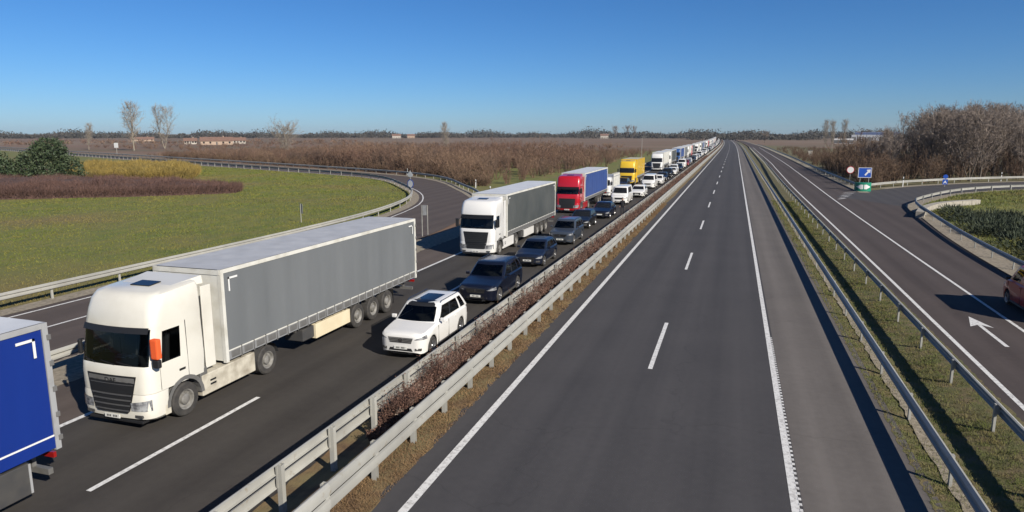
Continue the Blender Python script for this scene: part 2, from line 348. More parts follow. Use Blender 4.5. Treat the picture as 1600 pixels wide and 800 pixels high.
gm = MB(); gy = [-200] + YS[1:] + [3500, 9000]
gm.grid([[(-9000, y, ZL - .03), (-300, y, ZL - .03), (-9.0 + off(min(y, 2400)), y, ZL - .03), (-7.6 + off(min(y, 2400)), y, -.03), (3.0 + off(min(y, 2400)), y, -.03), (3.4 + off(min(y, 2400)), y, -.6), (8.6 + off(min(y, 2400)), y, -.6), (9.0 + off(min(y, 2400)), y, -.03), (60, y, -.03), (9000, y, -.03)] for y in gy])
ground = st(gm.build('ground', 'field'))
car_r = st(strip('carriageway', -7.1, 1.80, 0, 'asph_r'))
car_e = st(strip('emergency_lane', 1.80, 4.62, 0, 'asph_em'))
car_l = st(strip('oncoming_carriageway', -17.75, -9.35, ZL, 'asph_l'))
car_s = st(strip('oncoming_shoulder', -20.6, -17.75, ZL, 'asph_ls'))
med = MB(); ysm = sorted(set([float(y) for y in YS] + [float(q) for q in np.arange(5, 70, .35)]))
med.grid([[(-9.55 + off(y) + random.uniform(-.05, .05), y, ZL + .012), (-9.0 + off(y), y, ZL + .02), (-7.75 + off(y), y, -.0), (-6.92 + off(y) + random.uniform(-.12, .12), y, .012)] for y in ysm])
median = st(med.build('median_strip', 'drysoil'))
VP = ((4.42, .004), (4.85, -.02), (5.25, -.05), (5.7, -.11), (6.3, -.12), (6.8, -.05), (7.3, .0), (7.93, .012))
vm = MB(); ysv = sorted(set([float(y) for y in YS if y <= 700] + [float(q) for q in np.arange(5, 60, .14)]))
vm.grid([[(x + off(y) + (random.uniform(-.045, .045) if i in (0, 7) else 0), y, z + (random.uniform(-.02, .02) if 0 < i < 7 else 0)) for i, (x, z) in enumerate(VP)] for y in ysv])
verge_r = st(vm.build('grass_verge', 'verge', smooth=60))
st(strip('gravel_edge', 5.0, 5.38, -.005, 'gravel', y1=500, jit=.06, zb=-.035))
def verge_z(x): return np.interp(x, [p[0] for p in VP], [p[1] for p in VP])
verge_l = st(strip('gravel_shoulder', -22.9, -20.5, ZL + .012, 'gravel', y1=900, jit=.1))

# left slip road: runs beside the motorway, then bends away to the left
LR_IN = [(-31.1, -40), (-31.1, 10), (-31.1, 30), (-31.2, 45), (-32.4, 60), (-36.5, 76), (-46.0, 93), (-65.2, 114.5), (-107.5, 135), (-170, 165.5), (-233, 196), (-420, 286)]
LR_OUT = [(-22.8, -40), (-22.8, 10), (-22.8, 30), (-22.9, 45), (-24.4, 60), (-28.8, 75), (-37.5, 92), (-57.5, 118.5), (-103, 144), (-166, 174.5), (-229, 205), (-416, 295)]
pin, pout = smooth_path(LR_IN, 4), smooth_path(LR_OUT, 4)
n_ = 140
def even(path, n):
    X = np.array(path); d = np.r_[0, np.cumsum(np.linalg.norm(np.diff(X, axis=0), axis=1))]; s = np.linspace(0, d[-1], n)
    return [(float(np.interp(q, d, X[:, 0])), float(np.interp(q, d, X[:, 1]))) for q in s]
LI, LO = even(pin, n_), even(pout, n_)
slip_l = st(ribbon('slip_road', LI, LO, ZL, 'asph_lr'))
st(ribbon('gravel_edge', even(offset_path(pin, -1.0), n_), even(offset_path(pin, .12), n_), ZL + .012, 'gravel'))
k0 = next(i for i, p in enumerate(pout) if p[1] > 58)
st(ribbon('gravel_edge', even(offset_path(pout[k0:], -.15), 60), even(offset_path(pout[k0:], 1.3), 60), ZL + .012, 'gravel'))
ribbon('edge_line', even(offset_path(pin, .55), n_), even(offset_path(pin, .70), n_), ZL + .005, 'paint', slip_l)
ribbon('lane_line', even(offset_path(smooth_path([(-27.4, -40), (-27.4, 30), (-27.4, 46), (-28.3, 58)], 4), -.07), 50), even(offset_path(smooth_path([(-27.4, -40), (-27.4, 30), (-27.4, 46), (-28.3, 58)], 4), .07), 50), ZL + .005, 'paint', slip_l)
# lawn inside the left loop and grass wedge between slip road and motorway
lawn = MB(); li = [p for p in offset_path(pin, -.95)]
rows = []
for p in li:
    far = min(-150, p[0] - 60); rows.append([(p[0] + (far - p[0]) * t, p[1] + (0 if p[1] < 100 else (p[1] - 100) * -.25) * t, ZL + .004) for t in (0, .1, .25, .5, 1)])
rows.insert(0, [(q[0], -60, q[2]) for q in rows[0]])
lawn_l = st(lawn.grid(rows).build('lawn', 'lawn'))
wedge = MB(); lo = [p for p in offset_path(pout, 1.1) if p[1] > 59 and p[0] > -60]
wedge.grid([[(p[0], p[1], ZL + .002), (-20.6, p[1], ZL + .002)] for p in lo] + [[(-60, 330, ZL + .002), (-20.6 + off(330), 330, ZL + .002)]])
st(wedge.build('grass_wedge', 'lawn'))

# right slip road with its diverging branch
RR = [(15.0, -40), (15.0, 30), (15.1, 46), (15.9, 60), (17.2, 73), (18.1, 84)]
pr = smooth_path(RR, 3)
yr_ = [p[1] for p in pr]
slip_r = st(ribbon('slip_road', [(7.85, y) for y in yr_], [(p[0], p[1]) for p in pr], 0, 'asph_ramp'))
y2 = [84, 90, 96, 102, 120, 150, 200, 260, 330, 420, 520, 640, 800]
xl = np.interp(y2, [84, 150, 222, 420, 800], [7.85, 8.2, 9.2, 9.6, 9.9]); xr = np.interp(y2, [84, 102, 150, 222, 420, 800], [18.1, 16.45, 16.2, 16.6, 16.2, 13.5])
slip_r2 = st(ribbon('slip_road', [(a + off(y), y) for a, y in zip(xl, y2)], [(a + off(y), y) for a, y in zip(xr, y2)], 0, 'asph_ramp'))
BL = smooth_path([(12.5, 95), (16.6, 103.6), (19.5, 107.9), (28.5, 119.3), (45.7, 133.5), (75, 148), (130, 164)], 3)
BR = smooth_path([(18.0, 83.2), (18.9, 86.6), (20.6, 90.6), (27.8, 104), (38.6, 115), (62, 128), (130, 149)], 3)
branch = st(ribbon('branch_road', even(BL, 60), even(BR, 60), .006, 'asph_dark'))
# verges right of the slip road
kr = smooth_path([(15.0, -40), (15.0, 30), (15.1, 46), (15.9, 60), (17.2, 73), (18.1, 84), (20.6, 90.6), (27.8, 104), (38.6, 115), (62, 128), (130, 149)], 3)
st(ribbon('gravel_edge', even(offset_path(kr, -.05), 120), even(offset_path(kr, 1.5), 120), .05, 'gravel'))
bank = MB(); bk = even(offset_path(kr, 1.4), 120)
bank.grid([[(p[0] + t * 60, p[1] - t * 22, .04 + .35 * math.sin(min(1, t * 3) * 1.5) * (.6 + .4 * math.sin(p[1] * .11))) for t in (0, .03, .06, .1, .16, .25, .5, 1)] for p in bk])
bank_o = st(bank.build('grass_bank', 'lawn', smooth=60))
st(ribbon('gravel_edge', even(offset_path(BL[6:], -1.2), 50), even(offset_path(BL[6:], .1), 50), .016, 'gravel'))
st(ribbon('gravel_edge', [(a + off(y) - .1, y) for a, y in zip(xr[3:], y2[3:])], [(a + off(y) + 1.2, y) for a, y in zip(xr[3:], y2[3:])], .014, 'gravel'))
gore = MB(); gl = even(BL[6:], 30)
gore.grid([[(16.6, 104 + i * 14, .002), (p[0], p[1], .002)] for i, p in enumerate(gl)])
st(gore.build('rough_ground', 'verge'))

# painted lines
def line(name, x, wd, y0, y1, z, parent): return strip(name, x - wd / 2, x + wd / 2, z, 'paint', y0, y1, parent)
line('edge_line', -6.20, .20, -40, 2400, .005, car_r)
line('edge_line', 1.64, .17, -40, 2400, .005, car_r)
line('edge_line', -17.62, .18, -40, 2400, ZL + .005, car_l)
line('edge_line', -9.85, .18, -40, 2400, ZL + .005, car_l)
tm = MB()
for i in range(90): tm.box(1.72, 1.785, 6 + i * .24, 6.10 + i * .24, .004, .010)
tm.build('rumble_teeth', 'paint', car_r)['kind'] = 'stuff'
dash = MB()
dash.grid([[(-.075, 0, 0), (.075, 0, 0)], [(-.075, 6, 0), (.075, 6, 0)]]); dme = dash.mesh('lane_dash'); dme.materials.append(M['paint'])
for x, z, y0, par in ((-2.30, .005, 22.4 - 54, car_r), (-13.72, ZL + .005, 10.9 - 36, car_l)):
    for i in range(60):
        y = y0 + 18 * i; o = put('lane_dash', dme, None, par, (x + off(y), y, z)); o.rotation_euler[2] = math.atan2(off(y) - off(y + 6), 6)
RL = smooth_path([(8.35, -40), (8.35, 20), (8.45, 40), (8.5, 65), (8.6, 110), (9.3, 170), (9.8, 222), (10.1, 420)], 8)
ribbon('edge_line', even(offset_path(RL, -.08), 90), even(offset_path(RL, .08), 90), .005, 'paint', slip_r)
RM = smooth_path([(11.40, -40), (11.45, 34), (11.5, 55), (11.75, 92), (12.6, 150), (13.3, 222), (13.6, 420)], 8)
ribbon('lane_line', even(offset_path(RM, -.075), 90), even(offset_path(RM, .075), 90), .006, 'paint', slip_r)
ar = MB()
ar.add([(-.075, 0, 0), (.075, 0, 0), (.075, 3.1, 0), (-.075, 3.1, 0), (.42, 2.75, 0), (0, 4.5, 0), (-.42, 2.75, 0)], [(0, 1, 2, 3), (3, 2, 4, 5), (3, 5, 6)])
a_ = ar.build('direction_arrow', 'paint', slip_r); a_.location = (10.05, 28.9, .005)
# hatched nose before the gore
nm = MB()
for i in range(5):
    y = 91 + i * 2.6; x0 = 12.2 + i * .5; x1 = 13.0 + i * .68
    nm.add([(x0, y, .009), (x0 + .3, y, .009), (x1 + .5, y + 1.6, .009), (x1 + .2, y + 1.6, .009)], [(0, 1, 2, 3)])
nm.build('hatching', 'paint', branch)

# ------------------------------------------------------------------ guard rails
WB = [(0, 0), (.075, .045), (.08, .10), (.01, .145), (.01, .165), (.08, .21), (.075, .265), (0, .31)]
def rail(label, path, side, z, top, bh, step, near, group=None, twin=False, flip_mat='steel', name='guard_rail', seg=4.0, cap=None, zfun=None):
    """side +1: beam on the right of travel. Posts nearer than `near` metres are single parts."""
    t = thing(name, label, 'guard rail', (0, 0, 0), 0, group)
    pts = resample(path, seg); prof = [(d * (bh / .31) ** .5 * side, top - bh + h * bh / .31) for d, h in WB]
    if twin: prof = [(d * side, top - bh + h) for d, h in ((0, 0), (.055, .03), (.07, bh * .22), (.055, bh * .42), (0, bh * .45), (0, bh * .55), (.055, bh * .58), (.07, bh * .78), (.055, bh - .03), (0, bh))]
    def zz(p): return zfun(p) if zfun else z
    def ring(P, i):
        a = P[max(0, i - 1)]; b = P[min(len(P) - 1, i + 1)]; T = (b - a) / np.linalg.norm(b - a); N = np.array([T[1], -T[0]])
        q = P[i] + N * .07 * side
        return [(q[0] + N[0] * d, q[1] + N[1] * d, zz(P[i]) + h) for d, h in prof], N
    rings = [ring(pts, i)[0] for i in range(len(pts))]
    farm = MB(); nfar = 0
    def thick(r0, r1, mb):
        if twin: mb.grid([r0[:5], r1[:5]]); mb.grid([r0[5:], r1[5:]])
        else: mb.grid([r0, r1])
        up = [(p[0], p[1], p[2]) for p in (r0[-1], r1[-1])]
        n0 = np.array(r0[2]) - np.array(r0[0]); n0[2] = 0; n0 = n0 / (np.linalg.norm(n0) + 1e-9) * .045
        mb.add([up[0], up[1], (up[1][0] - n0[0], up[1][1] - n0[1], up[1][2] - .012), (up[0][0] - n0[0], up[0][1] - n0[1], up[0][2] - .012)], [(0, 1, 2, 3)])
    for i in range(len(pts) - 1):
        d = math.hypot(*pts[i])
        if d < near: mb = MB(); thick(rings[i], rings[i + 1], mb); mb.build('beam', flip_mat, t, smooth=20, weld=True)
        else: thick(rings[i], rings[i + 1], farm); nfar += 1
    if nfar: farm.build('beam', flip_mat, t, smooth=20, weld=True)
    pm = MB(); pm.box(-.06 * side - .004, -.06 * side + .004, -.055, .055, -.45, top - .02) if twin else pm.box(-.03, .03, -.055, .055, -.45, top - .02)
    if twin: [pm.box(-.06, .06, s_ * .055 - .004, s_ * .055 + .004, -.45, top - .01) for s_ in (1, -1)]
    pm.box(.03 * side, .075 * side, -.07, .07, top - bh + .02, top - .03)
    if cap: pm.box(-.035, .035, -.06, -.045, 0, top + cap)
    pme = pm.mesh('post'); pme.materials.append(M['steel']); fp = MB(); nf = 0
    for p in resample(path, step):
        d = math.hypot(*p)
        i = min(range(len(pts)), key=lambda k: abs(pts[k][0] - p[0]) + abs(pts[k][1] - p[1])); N = ring(pts, i)[1]
        if d < near: put('post', pme, None, t, (p[0], p[1], zz(p)), math.atan2(N[1], N[0]))
        elif d < 500:
            fp.box(p[0] - .05, p[0] + .05, p[1] - .05, p[1] + .05, zz(p) - .2, zz(p) + top - .02); nf += 1
    if nf: fp.build('far_posts', 'steel', t)['kind'] = 'stuff'
    return t
def straight(x, y0, y1, dy=20): return [np.array([x + off(y), y]) for y in np.arange(y0, y1 + .1, dy)]
rail('tall galvanised median rail beside the queue of oncoming traffic', straight(-8.82, 1.4, 1400), -1, ZL + .1, 1.10, .56, 2.0, 110, twin=True)
rail('tall galvanised median rail beside the empty carriageway', straight(-7.42, 2.9, 1400), 1, 0, .95, .58, 2.0, 100, twin=True)
rail('low guard rail along the emergency lane of the empty carriageway', straight(5.02, 1.2, 900), -1, 0, .76, .31, 3.85, 120)
RV = smooth_path([(6.98, 1.3), (6.98, 30), (7.0, 65), (7.1, 110), (7.6, 170), (8.0, 222), (8.3, 420)], 8)
rail('low guard rail between grass verge and the slip road with the painted arrow', RV, 1, 0, .76, .31, 3.8, 120)
R3 = smooth_path([(15.62, -10), (15.62, 30), (15.72, 44), (16.3, 57), (17.7, 73), (18.9, 83.5), (21.4, 90.2), (28.6, 103.4), (39.4, 114), (62.5, 126.8), (130, 147.6)], 4)
rail('curved guard rail round the grass bank on the inside of the branch road', R3, -1, .04, .76, .31, 4.0, 125)
R4 = smooth_path([(16.9, 105.2), (18.6, 109), (27.8, 121.2), (45.2, 135.4), (74.5, 149.8), (130, 166)], 4)
rail('guard rail along the branch road in front of the bare wood', R4, 1, .0, .80, .36, 4.0, 150)
R5 = [np.array([float(np.interp(y, [84, 102, 150, 222, 420, 800], [18.1, 16.45, 16.2, 16.6, 16.2, 13.5])) + off(y) + .75, y]) for y in np.arange(104.5, 520, 8)]
rail('guard rail from the green nose marker along the far slip road', R5, -1, 0, .80, .36, 4.0, 140)
rail('guard rail between the truck queue and the left slip road', straight(-21.35, 1.5, 60), 1, ZL, .98, .36, 4.0, 120)
R7 = smooth_path([(-21.35, 61.5), (-21.3, 90), (-21.2, 160), (-21.2, 300), (-23, 520)], 8)
rail('guard rail beside the motorway past the grass wedge', R7, 1, ZL, .85, .36, 4.0, 130)
rail('long guard rail between lawn and left slip road', offset_path(pin, -.85)[2:], 1, ZL, .85, .36, 4.0, 150)
ko = next(i for i, p in enumerate(pout) if p[1] > 66)
rail('guard rail on the outer edge of the bending left slip road', offset_path(pout[ko:], 1.2), -1, ZL, .80, .34, 4.0, 150)
# ------------------------------------------------------------------ vehicles (front at y = 0 looking to -Y, ground z = 0)
def half_outline(w, yf, yr, rf, rr, bow, fr, nf=4, nc=4):
    """half ring from front centre to rear centre -> points and one tag per segment"""
    P, T = [], []
    for i in range(nf + 1):
        x = (w - rf) * i / nf; P.append((x, yf + bow * (x / max(w, .01)) ** 2))
        if i: T.append('F%d' % i)
    yb = P[-1][1]
    for i in range(1, nc + 1):
        a = math.pi / 2 * i / nc; P.append((w - rf + rf * math.sin(a), yb + rf * (1 - math.cos(a)))); T.append('CF%d' % i)
    y0 = P[-1][1]; y1 = yr - rr
    for i, f in enumerate(list(fr) + [1.0]):
        P.append((w, y0 + (y1 - y0) * f)); T.append('S%d' % i)
    for i in range(1, 4):
        a = math.pi / 2 * i / 3; P.append((w - rr + rr * math.cos(a), y1 + rr * math.sin(a))); T.append('CR')
    for i in range(1, 4): P.append(((w - rr) * (1 - i / 3), yr)); T.append('R')
    return P, T
def level_loft(levels, fr, group, cap_top=True, cap_bot=False, top_group='body'):
    """levels: dicts z|zf,zr w yf yr rf rr bow. Returns {group: MB}"""
    G = {}; rings = []
    for L in levels:
        P, T = half_outline(L['w'], L['yf'], L['yr'], L.get('rf', .15), L.get('rr', .1), L.get('bow', 0), fr, )
        zf, zr = L.get('zf', L.get('z')), L.get('zr', L.get('z'))
        rings.append([(x, y, zf + (zr - zf) * (y - L['yf']) / (L['yr'] - L['yf'])) for x, y in P])
    for k in range(len(rings) - 1):
        for j, tg in enumerate(T):
            for sgn in (1, -1):
                g = group(k, tg, sgn)
                if g is None: continue
                q = [rings[k][j], rings[k][j + 1], rings[k + 1][j + 1], rings[k + 1][j]]
                q = [(sgn * a, b, c) for a, b, c in q]
                if sgn < 0: q = q[::-1]
                G.setdefault(g, MB()).add(q, [(0, 1, 2, 3)])
    for do, rg in ((cap_top, rings[-1]), (cap_bot, rings[0])):
        if do:
            full = [p for p in rg] + [(-a, b, c) for a, b, c in rg[-2:0:-1]]
            n = len(rg); mb = G.setdefault(top_group if rg is rings[-1] else 'under', MB())
            L_ = [(-a, b, c) for a, b, c in rg]
            for i in range(n - 1): mb.add([L_[i], rg[i], rg[i + 1], L_[i + 1]], [(0, 1, 2, 3)])
    return G
def wheel(parent, xo, y, r, wd, rim='rim', truck=False, lod=0):
    """xo: outer face x (signed)"""
    s = 1 if xo > 0 else -1; n = 22 if lod == 0 else 12
    rr = r * (.60 if truck else .68)
    mb = MB(); mb.lathe_x([(rr, 0), (rr + .02, .0 * s), (r - .04, 0), (r, -.04 * s), (r, -(wd - .04) * s), (r - .04, -wd * s), (rr, -wd * s), (.02, -wd * s)], (xo, y, r), n)
    w_ = mb.build('wheel', 'tyre', parent, smooth=40)
    m2 = MB()
    if truck: m2.lathe_x([(rr + .005, -.004 * s), (rr - .03, -.02 * s), (rr - .06, -.09 * s), (.17, -.10 * s), (.15, -.02 * s), (.09, .01 * s), (.001, .012 * s)], (xo, y, r), n)
    else: m2.lathe_x([(rr + .004, -.003 * s), (rr - .03, -.015 * s), (rr - .05, -.05 * s), (.07, -.035 * s), (.05, -.01 * s), (.001, -.008 * s)], (xo, y, r), n)
    m2.build('rim', rim, w_, smooth=35)
    if not truck and lod == 0:
        sp = MB()
        for i in range(5):
            a = 2 * math.pi * (i + .5) / 5; ca, sa = math.cos(a), math.sin(a); u = .035
            sp.add([(xo - .012 * s, y + ca * .06 - sa * u, r + sa * .06 + ca * u), (xo - .012 * s, y + ca * .06 + sa * u, r + sa * .06 - ca * u),
                    (xo - .004 * s, y + ca * rr - sa * u * .8, r + sa * rr + ca * u * .8), (xo - .004 * s, y + ca * rr + sa * u * .8, r + sa * rr - ca * u * .8)], [(0, 1, 3, 2)])
        sp.build('spoke', rim, w_)
    return w_

def trailer(t, y0, cur, frame, roof, ln=13.6, zb=1.10, zt=4.0, lod=0, box=None, tape=None, axles=(8.0, 9.31, 10.62), flapmat='flap', marks=True, reartool=False):
    h = 1.275; y1 = y0 + ln; zf = zb + .30
    rows_n = 60 if lod == 0 else 12
    for s in (1, -1):
        mb = MB(); rows = []
        for i in range(rows_n + 1):
            y = y0 + .14 + (ln - .28) * i / rows_n; b = .013 * math.sin(i * 1.05) + .009 * math.sin(i * 2.3 + 1) + .006 * math.sin(i * .37)
            rows.append([(s * (h - .01 + b * k), y, z) for z, k in ((zf, .3), (zf + .7, 1), (2.6, 1.2), (3.4, .8), (zt - .13, .1))])
        mb.grid(rows); mb.build('curtain', cur, t, smooth=50)
        fl = MB(); fl.box(s * (h - .05) if s > 0 else -(h + .004), s * (h + .004) if s > 0 else -(h - .05), y0 + .12, y1 - .12, zb, zf + .004)
        fl.build('curtain_flap', flapmat, t)
        if lod == 0 and s > 0 and tape:
            tr = MB(); tr.box(h + .004, h + .012, y0 + .14, y1 - .14, zf - .02, zf + .02); tr.build('piping', tape, t)
        if lod == 0 and s > 0 and not tape:
            tr = MB(); tr.box(h + .004, h + .012, y0 + .14, y1 - .14, zf - .02, zf + .02); tr.build('piping', tape or frame, t)
            bme = MB().box(0, .014, -.20, .20, zb + .05, zb + .25).mesh('buckle_panel', bevel=.012, seg=1); bme.materials.append(M['mgrey'])
            sme = MB().box(0, .02, -.018, .018, zb - .03, zb + .34).mesh('strap'); sme.materials.append(M['mgrey'])
            nb = 22
            for i in range(nb):
                y = y0 + .45 + (ln - .9) * i / (nb - 1)
                put('buckle_panel', bme, None, t, (h + .005, y, 0)); put('strap', sme, None, t, (h + .006, y + .27, 0)) if i < nb - 1 else None
        if lod == 0 and s > 0:
            if marks:
                mk = MB()
                for yy, d in ((y0 + .32, 1), (y1 - .32, -1)):
                    a, b = sorted((yy, yy + d * .42)); mk.box(h + .014, h + .02, a, b, zt - .34, zt - .28)
                    a, b = sorted((yy, yy + d * .06)); mk.box(h + .014, h + .02, a, b, zt - .72, zt - .28)
                mk.build('reflective_mark', 'sign_white', t)
        tp = MB(); a, b = sorted((s * (h - .06), s * (h + .012))); tp.box(a, b, y0 + .02, y1 - .02, zt - .13, zt - .005); tp.build('top_rail', frame, t, bevel=.01 if lod == 0 else 0)
        for yy in (y0, y1 - .13):
            cp = MB(); a, b = sorted((s * (h - .1), s * (h + .018))); cp.box(a, b, yy, yy + .13, zb - .05, zt - .004); cpo = cp.build('corner_post', frame, t)
            if lod == 0 and yy > y0 and s > 0:
                for zz_ in (1.25, 1.8, 2.4, 3.0, 3.6): hg = MB(); hg.box(h - .06, h + .045, y1 - .05, y1 + .04, zz_, zz_ + .12); hg.build('hinge', 'mgrey', cpo, bevel=.01)
    rf = MB(); nr = 40 if lod == 0 else 8; rows = []
    for i in range(nr + 1):
        y = y0 + .03 + (ln - .06) * i / nr; sag = .012 * math.sin(i * 2.1)
        rows.append([(x, y, zt + .005 + sag * k) for x, k in ((-h + .03, 0), (-.8, 1), (0, 1.3), (.8, 1), (h - .03, 0))])
    rf.grid(rows).build('roof', roof, t, smooth=50)
    fw = MB(); fw.box(-h + .1, h - .1, y0 + .01, y0 + .07, zb, zt - .02); fw.box(-h + .02, h - .02, y0 - .012, y0 + .012, zt - .16, zt - .01); fw.build('front_wall', frame, t)
    for s in (1, -1):
        dr = MB(); a, b = sorted((s * .012, s * (h - .1))); dr.box(a, b, y1 - .09, y1 - .02, zb, zt - .06); d_ = dr.build('rear_door', frame, t)
        if lod == 0:
            hb = MB()
            for xx in (.25, .8): hb.tube((s * xx, y1 + .0, zb + .05), (s * xx, y1 + .0, zt - .15), .018, n=6)
            hb.build('locking_bar', 'steel', d_)
    fl = MB(); fl.box(-h + .05, h - .05, y0 + .1, y1 - .1, zb - .02, zb + .08); fl.build('deck', 'chassis', t)
    ch = MB()
    for s in (1, -1): a, b = sorted((s * .38, s * .52)); ch.box(a, b, y0 + .9, y1 - .25, .78, zb - .02)
    for i in range(7): yy = y0 + 2 + i * 1.7; ch.box(-h + .1, h - .1, yy, yy + .1, zb - .14, zb - .02)
    ch.build('chassis_beam', 'chassis', t)
    for a_ in axles:
        ax = MB(); ax.tube((-1.0, y0 + a_, .52), (1.0, y0 + a_, .52), .07, n=8); ax.build('axle', 'chassis', t)
        for s in (1, -1): wheel(t, s * 1.235, y0 + a_, .52, .38, 'rim', True, lod)
    if lod < 2:
        for s in (1, -1):
            lg = MB(); lg.box(s * .75 - .07, s * .75 + .07, y0 + 2.45, y0 + 2.6, .28, zb - .05); lg.box(s * .75 - .13, s * .75 + .13, y0 + 2.38, y0 + 2.67, .24, .28)
            lg.build('landing_leg', 'mgrey', t)
        ub = MB(); ub.box(-1.15, 1.15, y1 - .28, y1 - .16, .48, .62); ub.box(-.7, -.6, y1 - .3, y1 - .2, .6, 1.0); ub.box(.6, .7, y1 - .3, y1 - .2, .6, 1.0); ub.build('rear_bumper', 'mgrey', t)
        mf = MB(); [mf.box(a, b, y0 + axles[-1] + .62, y0 + axles[-1] + .64, .28, .95) for a, b in ((.82, 1.2), (-1.2, -.82))]; mf.build('mudflap', 'black', t)
        for s in (1, -1):
            tl = MB(); a, b = sorted((s * .72, s * 1.2)); tl.box(a, b, y1 - .15, y1 - .08, .85, .98); tl.build('tail_lamp', 'redlamp', t)
    if box:
        b0, b1 = box[0], box[1]
        bx = MB(); bx.box(h - .42, h - .03, y0 + b0, y0 + b1, .42, .98); bx.build('pallet_box', box[2], t, bevel=.015 if lod == 0 else 0)
        bk = MB(); bk.box(h - .95, h - .425, y0 + b0 + .02, y0 + b1 - .02, .44, .96); bk.build('spare_wheel_carrier', 'chassis', t)
        if lod == 0: sq = MB(); sq.box(h - .9, h - .1, y0 + b0 - .75, y0 + b0 - .03, .5, .95); sq.build('tool_box', 'dgrey', t, bevel=.02)
    if reartool:
        bx = MB(); bx.box(h - .75, h - .03, y1 - 2.0, y1 - .75, .30, 1.02); bx_o = bx.build('tool_box', 'dgrey', t, bevel=.02)
        e = MB()
        for yy in (y1 - 2.0, y1 - .80): e.box(h - .03, h - .018, yy + .02, yy + .07, .32, 1.0)
        e.build('edge_trim', 'frame_g', bx_o)

